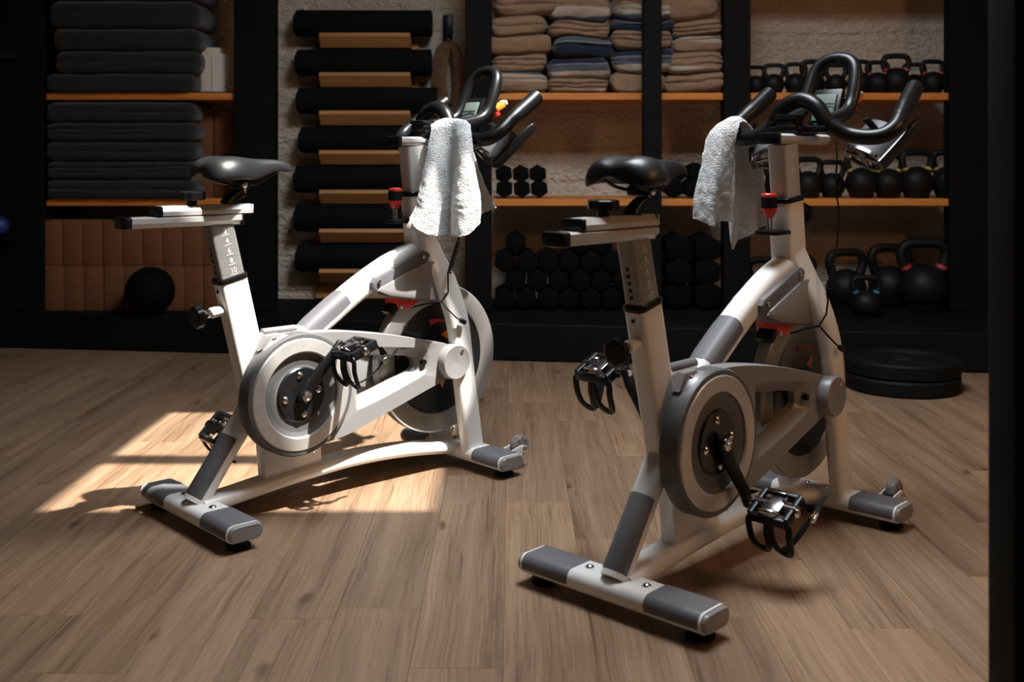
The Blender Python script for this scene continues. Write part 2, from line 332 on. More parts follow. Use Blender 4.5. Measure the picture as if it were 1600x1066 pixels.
# ------------------------------------------------------------------ globe lamp hanging at the right of the room
def emit(name, col, k):
    m = bpy.data.materials.new(name); m.use_nodes = True; t = m.node_tree; e = nd(t, 'ShaderNodeEmission'); e.inputs[0].default_value = col + (1,); e.inputs[1].default_value = k
    t.links.new(e.outputs[0], t.nodes['Material Output'].inputs[0]); MATS[name] = m
emit('lamp_glow', (1.0, 0.52, 0.22), 25.0)
lm = empty('pendant_lamp', (2.55, 1.75, CEIL)); tag(lm, 'warm globe pendant lamp hanging from the ceiling at the right', 'lamp')
MB().lathe([(0.2 * math.sin(R(a)), -0.2 * math.cos(R(a))) for a in range(0, 181, 12)], (0, 0, -0.82), (0, 0, 1), 24).obj('globe', 'lamp_glow', lm)
MB().cyl((0, 0, -0.63), (0, 0, 1), 0.03, 0.05, 16, 0.004).obj('socket', 'black_plastic', lm); MB().cyl((0, 0, -0.58), (0, 0, 1), 0.004, 0.565, 8).obj('cord', 'black_plastic', lm); MB().cyl((0, 0, -0.022), (0, 0, 1), 0.05, 0.021, 20, 0.004).obj('rose', 'black_plastic', lm)

# ------------------------------------------------------------------ storage rack along the back wall
rack = empty('storage_rack', (0, 5.45, 0)); tag(rack, 'black storage rack with orange pine shelves along the plaster wall', 'rack')
def radd(name, mb, m): o = mb.obj(name, m, smooth=False); o.parent = rack; o.matrix_parent_inverse = Matrix.Translation((0, -5.45, 0)); return o
def px_post(a, b, y0=5.45, dep=0.09):
    xa, xb = (a - 800) * y0 / F, (b - 800) * y0 / F
    return radd('post', MB().box(((xa + xb) / 2, y0 + dep / 2, 1.5345), (xb - xa, dep, 2.722), 0.004, seg=1), 'rack_black')
px_post(-220, 68, dep=0.45); px_post(365, 429); px_post(727, 768); px_post(1005, 1034, y0=5.33, dep=0.06); px_post(1131, 1173); px_post(1485, 1548)
def frontY(x): return 5.39 - 0.137 * (x + 2.535)
plinth = MB().prism([(-3.25, frontY(-3.25)), (3.25, frontY(3.25)), (3.25, WALL_Y - 0.002), (-3.25, WALL_Y - 0.002)], 0.002, 0.172, ax='z', bev=0.006, seg=1)
radd('plinth', plinth, 'rack_black')
SH_A, SH_B, SH_T = 1.269, 0.735, 1.93
def shelf(a, b, zt, th=0.036, yf=5.475):
    xa, xb = (a - 800) * yf / F, (b - 800) * yf / F
    return radd('shelf', MB().box(((xa + xb) / 2, (yf + WALL_Y - 0.004) / 2, zt - th / 2), (xb - xa, WALL_Y - 0.004 - yf, th), 0.003, seg=1), 'pine_shelf')
for a, b in ((72, 366), (770, 1131), (1173, 1507), (1549, 1800)):
    for zt in (SH_A, SH_B, SH_T): shelf(a, b, zt)
# bracket and ball far left, small lock on the dark panel
lk = MB().sweep([(0, 0, 0), (0, -0.012, 0)], rrect(0.05, 0.09, 0.02)); o = lk.obj('lock_plate', 'black_gloss'); o.location = W(12, 85, 5.447); tag(o, 'small dark rounded plate on the black panel at far left', 'plate')
bs = MB().box((0, -0.06, -0.01), (0.16, 0.12, 0.02), 0.003).box((0, -0.01, -0.06), (0.03, 0.02, 0.10), 0.003)
o = bs.obj('wall_bracket', 'rack_black'); p = W(0, 368, 5.40); o.location = (p.x, 5.449, p.z); tag(o, 'small black bracket on the dark panel at far left', 'bracket')
o = MB().lathe([(0.048 * math.sin(R(a)), -0.048 * math.cos(R(a))) for a in range(0, 181, 12)], (0, 0, 0), (0, 0, 1), 24).obj('massage_ball', 'blue_rubber')
o.location = (p.x, 5.39, p.z + 0.048); tag(o, 'small dark blue ball on the bracket at far left', 'ball')

# ------------------------------------------------------------------ soft goods on the shelves
def cloth_fn(seed, amp, crease=(), wave=0.0, ph=0.0, z0=0.0):
    def fn(p, a):
        q = Vector((p.x * 5 + seed * 3.1, p.y * 5, p.z * 9 + seed)); d = nvec(q) * amp
        d += nvec(q * 3.2) * amp * 0.35
        if a.y < -0.4:
            for zc in crease: d.y += 0.016 * math.exp(-((a.z - zc - 0.25 * noise.noise(Vector((p.x * 5, seed * 1.7, zc)))) / 0.11) ** 2)
        d.z *= 0.7 if abs(a.z) < 0.99 else 0.35
        if wave:                                   # the pile sags as one, ends droop
            d.z += wave * math.sin(p.x * 15 + ph) * (0.3 + 0.7 * min(1, z0)) - p.z * 0.30 * max(0, abs(a.x) - 0.55) * (0.5 + 0.5 * math.sin(seed * 2.3 + a.x))
            d.y += 0.012 * math.sin(p.x * 11 + seed * 1.9)
        return d
    return fn
def lay(name, x0, x1, yt, yb, Yf, dep, m, seed, amp=0.008, rr=0.42, crease=(), z=None, rot=0.0):
    w = (x1 - x0) * Yf / F; h = (yb - yt) * Yf / F; c = W((x0 + x1) / 2, yb, Yf)
    o = rbox(w, dep, h, h * rr, 22, 8, 8, cloth_fn(seed, amp, crease)).obj(name, m, ang=60)
    o.location = (c.x, Yf + dep / 2, c.z if z is None else z); o.rotation_euler = (0, 0, rot); return o
def stackz(z0, rows, Y): return z0
# grey blankets left
zt = SH_A
for i, (xa, xb, a, b) in enumerate([(67, 301, 117, 147), (82, 309, 81, 117), (77, 310, 46, 81), (71, 308, 2, 46), (70, 312, -40, 2)]):
    o = lay('grey_blanket', xa, xb, a, b, 5.43, 0.42, 'bolster_grey', i, 0.007, 0.40, (0.0,) if i % 2 else (), z=zt); zt += (b - a) * 5.43 / F - 0.0005
    tag(o, ['bottom', 'second from bottom', 'third from bottom', 'fourth from bottom', 'highest'][i] + ' dark grey folded blanket in the pile on the upper left shelf', 'blanket', 'grey blankets on the upper left shelf')
zt = SH_B
for i, (xa, xb, a, b) in enumerate([(69, 303, 282, 313), (69, 302, 253, 282), (68, 302, 222, 253), (68, 303, 192, 222), (68, 302, 160, 192)]):
    o = lay('grey_blanket', xa, xb, a, b, 5.43, 0.42, 'bolster_grey', i + 9, 0.006, 0.38, (0.0,) if i % 2 == 0 else (-0.2, 0.3), z=zt); zt += (b - a) * 5.43 / F - 0.0005
    tag(o, ['bottom', 'second from bottom', 'middle', 'second from top', 'top'][i] + ' dark grey folded blanket in the pile on the lower left shelf', 'blanket', 'grey blankets on the lower left shelf')
# container beside the upper grey pile
ct = empty('canister', W(335, 145, 5.62)); ct.location.z = SH_A
tag(ct, 'cream rectangular canister with lid beside the grey blankets', 'canister')
MB().sweep([(0, 0, 0.0), (0, 0, 0.205)], rrect(0.14, 0.11, 0.03)).obj('body', 'ceramic', ct)
MB().sweep([(-0.01, 0, 0.205), (-0.01, 0, 0.238)], rrect(0.10, 0.085, 0.015)).obj('lid', 'ceramic', ct)
MB().box((0.002, -0.056, 0.10), (0.004, 0.003, 0.18), 0.001).obj('seam', 'grey_plastic', ct)
MB().tube(cr([(-0.085, -0.05, 0.006), (-0.03, -0.075, 0.006), (0.06, -0.07, 0.006), (0.08, -0.02, 0.008)], 5), 0.004, 6).obj('cord', 'black_rubber', ct)
# yoga blocks
blk0 = None
def block(x, y, z, label, group, s=(0.0985, 0.15, 0.228)):
    global blk0
    if blk0 is None: b = blk0 = MB().box((0, 0, s[2] / 2), s, 0.006, seg=2).obj('yoga_block', 'foam_block')
    else: b = blk0.copy(); COL.objects.link(b)
    b.location = (x, y, z); b.rotation_euler = (0, 0, random.uniform(-0.012, 0.012)); tag(b, label, 'yoga block', group); return b
for r, (row, zz) in enumerate((('lower', 0.172), ('upper', 0.4005))):
    for i in range(9):
        c = (66 + (2 if r == 0 else 0) + 15.6 + 31.3 * i - 800) * 5.47 / F
        block(c + random.uniform(-.001, .001), 5.47 + 0.075 + random.uniform(0, .006), zz, ORD[i] + ' orange-brown foam block from left, ' + row + ' row under the left shelf', 'foam blocks on the rack base')
for r, (row, zz) in enumerate((('lower', SH_B), ('upper', SH_B + 0.2285))):
    for i in range(2):
        c = (303 + 15.5 + 31 * i - 800) * 5.62 / F
        block(c, 5.62 + 0.075, zz, ('left' if i == 0 else 'right') + ' orange-brown foam block in the ' + row + ' pair beside the grey blankets', 'foam blocks beside the grey blankets')
o = MB().lathe([(0.118 * math.sin(R(a)), -0.118 * math.cos(R(a))) for a in range(0, 181, 9)], (0, 0, 0), (0, 0, 1), 36).obj('medicine_ball', 'hex_rubber')
p = W(233, 450, 5.32); o.location = (p.x, 5.335, 0.172 + 0.118); tag(o, 'round black medicine ball in front of the foam blocks', 'ball')

# mat rack: board on the wall, seven tilted ledges, seven rolled mats
mr_ = empty('mat_rack', (0, WALL_Y, 0)); tag(mr_, 'wooden wall rack with tilted ledges holding rolled black mats', 'rack')
xa, xb = (493 - 800) * 5.93 / F, (655 - 800) * 5.93 / F
o = MB().box(((xa + xb) / 2, 5.938, 0.874), (xb - xa, 0.018, 1.40), 0.003, seg=1).obj('back_board', 'ledge_wood', smooth=False); o.parent = mr_; o.matrix_parent_inverse = Matrix.Translation((0, -WALL_Y, 0))
def spiral(r, seed):
    pts = []
    for i in range(41):
        a = i / 40 * 2 * math.pi; rr = r * (1 + 0.02 * math.sin(2 * a + seed)); pts.append((rr * math.cos(a), rr * math.sin(a)))
    return pts
YL = 5.795
for i in range(7):
    yt = [50, 112, 172, 234, 296, 357, 420][i]
    c = W(0, yt, YL).z; x_0, x_1 = (498 - 800) * YL / F, (640.5 - 800) * YL / F
    lg = MB().prism([(YL + 0.012, c), (YL, c - 0.022), (YL + 0.055, c - 0.078), (5.929, c - 0.098), (5.929, c - 0.061)], x_0, x_1, ax='x', bev=0.0015, seg=1).obj('ledge', 'ledge_wood', mr_, smooth=False); lg.matrix_parent_inverse = Matrix.Translation((0, -WALL_Y, 0))
    ma, mb_ = [(463, 675), (465, 674), (467, 684), (471, 676), (463, 675), (463, 674), (466, 676)][i]
    r = 0.072; cy = 5.928 - r; d = Vector((0, YL - 5.929, 0.061)).normalized(); nrm = Vector((0, -d.z, d.y)); nrm = nrm if nrm.z > 0 else -nrm
    # resting on the ledge and against the board
    base = Vector((0, 5.929, c - 0.061)); cz_ = base.z + (r + 0.001 - nrm.y * (cy - base.y)) / nrm.z
    mx0, mx1 = (ma - 800) * cy / F, (mb_ - 800) * cy / F
    rm = empty('rolled_mat', ((mx0 + mx1) / 2, cy, cz_)); L2 = (mx1 - mx0) / 2
    tag(rm, ('highest' if i == 0 else 'lowest' if i == 6 else ORD[i] + ' from top') + ' rolled black exercise mat on the wooden wall rack', 'exercise mat', 'rolled mats on the wall rack')
    prof = [(0.012, 0.004), (r * 0.93, 0.0), (r * 0.99, 0.004), (r, 0.014), (r, 2 * L2 - 0.014), (r * 0.99, 2 * L2 - 0.004), (r * 0.93, 2 * L2), (0.012, 2 * L2 - 0.004)]
    MB().lathe(prof, (-L2, 0, 0), (1, 0, 0), 40).obj('roll', 'mat_black', rm)
    e = 0.003; ang = [R(a) for a in range(150, 231, 8)]          # loose outer edge of the roll
    fl = MB(); ringA = [(-L2 - 0.004, (r + e) * math.cos(a), (r + e) * math.sin(a)) for a in ang]; ringB = [(L2 + 0.002, q[1], q[2]) for q in ringA]; ringC = [(L2 + .002, q[1] * .94, q[2] * .94) for q in ringA]; ringD = [(-L2 - .004, q[1] * .94, q[2] * .94) for q in ringA]
    n = len(ang); vs = ringA + ringB + ringC + ringD; fs = []
    for k in range(n - 1):
        for t in range(4): fs.append((t * n + k, t * n + k + 1, ((t + 1) % 4) * n + k + 1, ((t + 1) % 4) * n + k))
    fs += [(0, n, 2 * n, 3 * n), (n - 1, 2 * n - 1, 3 * n - 1, 4 * n - 1)]
    fl.add(vs, fs).obj('loose_edge', 'mat_black', rm)
    sp = MB(); tp = [Vector((-L2 - 0.002, rr * math.cos(a), rr * math.sin(a))) for a, rr in ((t * 0.35, 0.014 + t * 0.35 / (2 * math.pi) * 0.012) for t in range(80)) if rr < r * 0.9]
    sp.tube(tp, 0.0022, 4).obj('roll_end', 'black_rubber', rm)

# straps hanging on the plaster right of the mats
st = empty('strap_bundle', W(702, 160, 5.9)); tag(st, 'bundle of tan yoga straps hanging from a black hook beside the mats', 'straps')
def sadd(mb, name, m):
    o = mb.obj(name, m, st); o.matrix_parent_inverse = Matrix.Translation(-st.location); return o
p = W(700, 45, 5.92); sadd(MB().box(p, (0.052, 0.03, 0.15), 0.004).box(p + Vector((0, -0.03, -0.07)), (0.03, 0.06, 0.02), 0.003), 'hook', 'black_plastic')
sec = rrect(0.040, 0.004, 0.0018, 2)
for i, (xl, xr, yb, Y) in enumerate([(683, 718, 178, 5.88), (686, 712, 196, 5.865), (690, 720, 188, 5.85), (693, 715, 170, 5.835), (680, 716, 160, 5.895)]):
    pts = [W(702, 66, Y), W(xr - 4, 80, Y), W(xr, 120, Y), W(xr - 3, yb - 8, Y), W((xl + xr) / 2, yb + 4, Y), W(xl + 3, yb - 8, Y), W(xl, 120, Y), W(xl + 5, 80, Y)]
    sadd(MB().sweep(cr(pts, 6, True), sec, lat=(1, -0.5, 0), closed=True), 'strap', 'strap_tan')

# striped blankets on the shelf in the middle
cols = [
 ('leftmost', 5.44, [(766, 856, 117, 150, 'blanket_top_edge', 'beige folded blanket with a pale grey upper edge'), (768, 857, 83, 118, 'blanket_plain', 'plain beige folded blanket'), (760, 864, 56, 88, 'blanket_plain', 'plain beige folded blanket with a drooping fold'), (768, 856, 27, 60, 'blanket_plain', 'plain beige folded blanket'), (772, 868, -12, 28, 'blanket_plain', 'plain beige folded blanket')]),
 ('second', 5.45, [(854, 957, 127, 150, 'blanket_edge', 'beige folded blanket with a white lower edge'), (852, 958, 94, 127, 'blanket_banded', 'folded blanket banded navy, grey and white'), (857, 962, 60, 95, 'blanket_navy', 'navy and grey striped folded blanket'), (858, 955, 35, 63, 'blanket_plain', 'plain beige folded blanket'), (857, 956, -6, 38, 'blanket_grey_edge', 'beige folded blanket with white and grey lower stripes')]),
 ('third', 5.46, [(955, 1046, 114, 150, 'blanket_plain', 'plain beige folded blanket'), (954, 1058, 78, 117, 'blanket_banded', 'folded blanket banded navy, grey and white'), (956, 1052, 48, 81, 'blanket_plain', 'plain beige folded blanket'), (957, 1056, 28, 52, 'blanket_navy', 'navy striped folded blanket'), (962, 1055, -10, 34, 'blanket_grey_edge', 'beige folded blanket with white and grey lower stripes')]),
 ('rightmost', 5.45, [(1040, 1137, 111, 150, 'blanket_plain', 'plain beige folded blanket'), (1042, 1134, 81, 119, 'blanket_edge', 'beige folded blanket with a white lower edge'), (1050, 1131, 58, 86, 'blanket_top_edge', 'beige folded blanket with a white upper stripe'), (1052, 1131, 26, 58, 'blanket_plain', 'plain beige folded blanket'), (1034, 1128, -14, 34, 'blanket_plain', 'plain beige folded blanket')])]
pos = ['bottom', 'second from bottom', 'middle', 'second from top', 'top']
for ci, (cn, Yf, rows) in enumerate(cols):
    zt = SH_A; tot = sum(r[3] - r[2] for r in rows)
    for i, (xa, xb, a, b, m, desc) in enumerate(rows):
        g = (ci % 2) * 2.0
        Yb = 5.445 + 0.012 * ((i * 7 + ci * 3) % 4)
        hgt = (rows[i][3] - (rows[i + 1][3] if i < 4 else rows[i][2])) * Yb / F
        w = min(xb - xa, 99) if ci != 0 else xb - xa
        xc = (xa + xb) / 2
        xl = max(xa, 766 if ci == 0 else xa)
        c = W(xc, 0, Yb); ww = w * Yb / F
        o = rbox(ww * 0.985, 0.40, hgt * 1.04, hgt * 0.42, 30, 8, 16, cloth_fn(30 + ci * 7 + i, 0.022, [(0.3,), (-0.35, 0.25), (), (0.0,), (0.4, -0.2)][(i + ci) % 5], 0.009, ci * 2.1, i / 3.0)).obj('striped_blanket', m, ang=60)
        o.location = (c.x, Yb + 0.20, zt); zt += hgt - 0.001; o.rotation_euler = (0, random.uniform(-0.03, 0.03), random.uniform(-0.05, 0.05))
        tag(o, desc + ', ' + pos[i] + ' of the ' + cn + ' pile', 'blanket', 'folded blankets on the middle shelf')

# ------------------------------------------------------------------ weights
def make_kettlebell(band):
    root = empty('kettlebell')
    prof = [(0, 0.0), (0.30, 0.0), (0.36, 0.03)] + [(0.5 * math.sin(R(a)), 0.46 - 0.5 * math.cos(R(a))) for a in range(52, 181, 8)]
    MB().lathe(prof, (0, 0, 0), (0, 0, 1), 28).obj('body', 'iron_black', root)
    h = [(-0.31, 0, 0.74), (-0.41, 0, 0.95), (-0.45, 0, 1.16), (-0.38, 0, 1.32), (-0.20, 0, 1.37), (0.20, 0, 1.37), (0.38, 0, 1.32), (0.45, 0, 1.16), (0.41, 0, 0.95), (0.31, 0, 0.74)]
    pt = cr(h, 4); n = len(pt)
    MB().tube(pt, [0.102 + 0.025 * abs(2 * i / (n - 1) - 1) ** 3 for i in range(n)], 12, lat=(0, 1, 0)).obj('handle', 'iron_black', root)
    if band:
        for s in (-1, 1): MB().tube([(s * 0.355, 0, 0.85), (s * 0.385, 0, 0.915)], 0.124, 14, lat=(0, 1, 0)).obj('colour_band', band, root)
    return root
protos = {b: make_kettlebell(b) for b in (None, 'band_red', 'band_yellow', 'band_blue')}
used = set()
def kettlebell(x, wpx, Y, z, band, label, group, rz=0.0, ysc=None):
    b = protos[band]
    if band in used: b = copy_tree(b)
    used.add(band)
    s = wpx * Y / F / 0.97; b.location = ((x - 800) * Y / F, Y, z); b.scale = (s, s, s if ysc is None else ysc * s); b.rotation_euler = (0, 0, rz); tag(b, label, 'kettlebell', group)
g = 'kettlebells on the upper right shelf'
up = [(1181, 30, 5.62, None), (1209, 32, 5.60, None), (1243, 33, 5.60, None), (1270, 37, 5.70, None), (1306, 32, 5.62, None), (1342, 36, 5.62, 'band_red'), (1371, 35, 5.60, 'band_red'), (1400, 42, 5.60, 'band_red'), (1428, 34, 5.72, 'band_red'), (1457, 36, 5.60, 'band_red'), (1491, 36, 5.62, 'band_red')]
for i, (x, w, Y, bd) in enumerate(up):
    kettlebell(x, w, Y, SH_A, bd, ORD[i] + ' from left ' + ('black kettlebell with red handle bands' if bd else 'plain black kettlebell') + ' on the upper right shelf', g, random.uniform(-.15, .15))
g = 'kettlebells on the lower right shelf'
lo = [(1215, 44, 5.62, None), (1263, 46, 5.60, None), (1300, 42, 5.66, None), (1346, 52, 5.60, 'band_yellow'), (1388, 50, 5.62, 'band_yellow'), (1432, 54, 5.60, 'band_yellow'), (1482, 54, 5.62, 'band_yellow')]
for i, (x, w, Y, bd) in enumerate(lo):
    kettlebell(x, w * 0.93, Y, SH_B, bd, ORD[i] + ' from left ' + ('black kettlebell with yellow handle bands' if bd else 'plain black kettlebell') + ' on the lower right shelf', g, random.uniform(-.2, .2))
g = 'kettlebells on the rack base'
bt = [(1193, 52, 5.62, None), (1246, 54, 5.64, None), (1322, 60, 5.62, None), (1390, 64, 5.66, None), (1353, 44, 5.25, 'band_blue'), (1443, 74, 5.50, 'band_red')]
for i, (x, w, Y, bd) in enumerate(bt):
    lab = {0: 'leftmost black kettlebell on the rack base', 1: 'second black kettlebell from the left on the rack base', 2: 'black kettlebell on the rack base behind the blue-banded one', 3: 'black kettlebell on the rack base between the blue-banded and red-banded ones', 4: 'small black kettlebell with blue handle bands on the rack base', 5: 'large black kettlebell with red bands at the right of the rack base'}[i]
    kettlebell(x, w, Y, 0.172, bd, lab, g, random.uniform(-.2, .2))
db0 = None
def dumbbell(x, z, Y, r, label, group, rz=0.0):
    """hexagonal dumbbell seen end on; r = half width across flats"""
    global db0
    if db0 is None:
        db0 = empty('dumbbell'); hx = [(1.155 * math.cos(R(a)), 1.155 * math.sin(R(a))) for a in range(30, 390, 60)]
        for c in (0.0, 2.6): MB().prism([(p[1], p[0]) for p in [(q[1], q[0]) for q in hx]], c, c + 1.5, ax='v', bev=0.16, seg=2).obj('head', 'hex_rubber', db0, ang=25)
        MB().cyl((0, 1.4, 0), (0, 1, 0), 0.36, 1.3, 14).obj('handle', 'chrome', db0)
        d = db0
    else: d = copy_tree(db0)
    d.location = (x, Y, z); d.scale = (r, r, r); d.rotation_euler = (0, random.uniform(-0.13, 0.13), rz); tag(d, label, 'dumbbell', group)
def pile(rows, xs, Y, z0, r, where, group):
    for ri in range(len(rows)):
        z = z0 + r * 1.155 + ri * r * 1.76 * 1.0
        for i, x in enumerate(rows[ri]):
            rn = ['bottom row', 'second row', 'third row', 'top row'][ri]
            dumbbell((x - 800) * Y / F, z, Y + random.uniform(0, .015), r * 0.955, ORD[i] + ' black dumbbell from left, ' + rn + ' ' + where, group)
# heads stand on a corner pair, rows nest into each other
def rowx(x0, n, st): return [x0 + st * i for i in range(n)]
pile([rowx(788, 3, 27.4), rowx(787, 3, 26.8)], None, 5.52, SH_B, 0.0430, 'of small shelf pile left', 'small dumbbells on the middle shelf')
pile([rowx(1055, 3, 29), rowx(1061, 2, 29)], None, 5.52, SH_B, 0.0455, 'of shelf pile right of thin post', 'dumbbells right of the thin post')
pile([rowx(789, 7, 33.6), rowx(806, 6, 33.6), [789 + 0, 823, 858, 890.5, 924, 957], [806, 908, 942]], None, 5.47, 0.172, 0.0525, 'of big pile on rack base', 'dumbbells piled on the rack base')
pile([[1062, 1107], [1062, 1107], [1062, 1107]], None, 5.47, 0.172, 0.0665, 'of large base pile right of thin post', 'large dumbbells on the rack base')

# plates on the floor
def plate(z, dx, dy, label):
    r, t = 0.228, 0.062
    root = empty('weight_plate', (1.60 + dx, 4.47 + dy, z)); tag(root, label, 'weight plate', 'bumper plates on the floor')
    prof = [(0.027, 0.006), (0.06, 0.006), (0.072, 0.012), (0.165, 0.012), (0.178, 0.0), (r - 0.008, 0.0), (r, 0.008), (r, t - 0.008), (r - 0.008, t), (0.178, t), (0.165, t - 0.012), (0.072, t - 0.012), (0.06, t - 0.006), (0.027, t - 0.006), (0.027, 0.006)]
    MB().lathe(prof, (0, 0, 0), (0, 0, 1), 56).obj('disc', 'black_rubber', root)
    MB().lathe([(0.026, 0.004), (0.042, 0.004), (0.042, t - 0.004), (0.026, t - 0.004), (0.026, 0.004)], (0, 0, 0), (0, 0, 1), 32).obj('hub_ring', 'chrome', root)
plate(0.0005, 0, 0, 'lower black bumper plate lying on the floor near the rack')
plate(0.063, 0.006, 0.01, 'upper black bumper plate stacked on another on the floor')

# right-hand bay
bk = empty('basket', ((1572 - 800) * 5.6 / F, 5.62, SH_B)); tag(bk, 'tan woven basket on the far right shelf', 'basket')
MB().sweep([(0, 0, 0.002), (0, 0, 0.08), (0, 0, 0.165)], rrect(0.26, 0.22, 0.03), scale=[0.92, 0.97, 1.0], lat=(1, 0, 0)).obj('body', 'wicker', bk)
for i in range(8): MB().tube([(q[0] * (0.925 + 0.01 * i), q[1] * (0.925 + 0.01 * i), 0.012 + i * 0.02) for q in rrect(0.268, 0.228, 0.03)], 0.006, 6, closed=True, lat=(0, 0, 1)).obj('weave_ring', 'wicker', bk)
o = MB().sweep([(0, 0, 0), (0, 0, 0.055)], rrect(0.2, 0.16, 0.025), lat=(1, 0, 0)).obj('folded_cloth', 'ceramic'); o.location = bk.location + Vector((0, 0, 0.171)); tag(o, 'pale folded cloth on top of the woven basket', 'cloth')
jr = empty('jar', ((1556 - 800) * 5.6 / F, 5.6, SH_A)); tag(jr, 'grey ribbed glass jar on the far right upper shelf', 'jar')
MB().lathe([(0, 0.0), (0.038, 0.0), (0.04, 0.006), (0.04, 0.09), (0.034, 0.098), (0, 0.098)], (0, 0, 0), (0, 0, 1), 24).obj('body', 'grey_plastic', jr)
MB().lathe([(0, 0.098), (0.036, 0.098), (0.036, 0.118), (0, 0.122)], (0, 0, 0), (0, 0, 1), 24).obj('lid', 'black_plastic', jr)
# dark post close to the viewer at the right
po = empty('steel_post', (0.746, 1.55, 0)); tag(po, 'dark steel post in the foreground at the right edge', 'post')
MB().sweep([(0, 0, 0.008), (0, 0, 2.895)], rrect(0.10, 0.10, 0.012), lat=(1, 0, 0)).obj('shaft', 'rack_black', po)
MB().box((0, 0, 0.005), (0.16, 0.16, 0.008), 0.002).obj('base_plate', 'rack_black', po)

# ------------------------------------------------------------------ exercise bike (u forward, v to its left, z up)
def circ(c, r, n=40, a0=0): return [(c[0] + r * math.cos(R(a0) + 2 * math.pi * i / n), c[1] + r * math.sin(R(a0) + 2 * math.pi * i / n)) for i in range(n)]
def lobed(c, axis, r, h, parent, name='knob', lobes=7, m='black_plastic'):
    n = lobes * 6; rr = [1 - 0.10 * (0.5 + 0.5 * math.cos(lobes * 2 * math.pi * i / n)) ** 1.5 for i in range(n)]
    ax = Vector(axis).normalized(); sec = [(r * rr[i] * math.cos(2 * math.pi * i / n), r * rr[i] * math.sin(2 * math.pi * i / n)) for i in range(n)]
    c = Vector(c); ls = [(0, .90), (0.12, 1), (0.88, 1), (1.0, .88)]
    return MB().sweep([c + ax * h * t for t, _ in ls], sec, lat=(0, 1, 0) if abs(ax.y) < .9 else (1, 0, 0), scale=[k for _, k in ls]).obj(name, m, parent)
def bolt(c, axis, r, parent, name='bolt', m='chrome'):
    return MB().lathe([(r, -0.002), (r, 0.002), (r * 0.8, r * 0.45), (r * 0.42, r * 0.62), (r * 0.38, r * 0.30), (0, r * 0.28)], c, axis, 16).obj(name, m, parent)
def text_mesh(s, size):
    cu = bpy.data.curves.new('numeral', 'FONT'); cu.body = s; cu.size = size; cu.extrude = 0.0003; cu.align_x = 'CENTER'
    t = bpy.data.objects.new('numeral', cu); COL.objects.link(t); dg = bpy.context.evaluated_depsgraph_get(); me = bpy.data.meshes.new_from_object(t.evaluated_get(dg))
    bpy.data.objects.remove(t); return me
NUM = {s: text_mesh(s, 0.019) for s in ('2', '4', '6', '8', '10')}

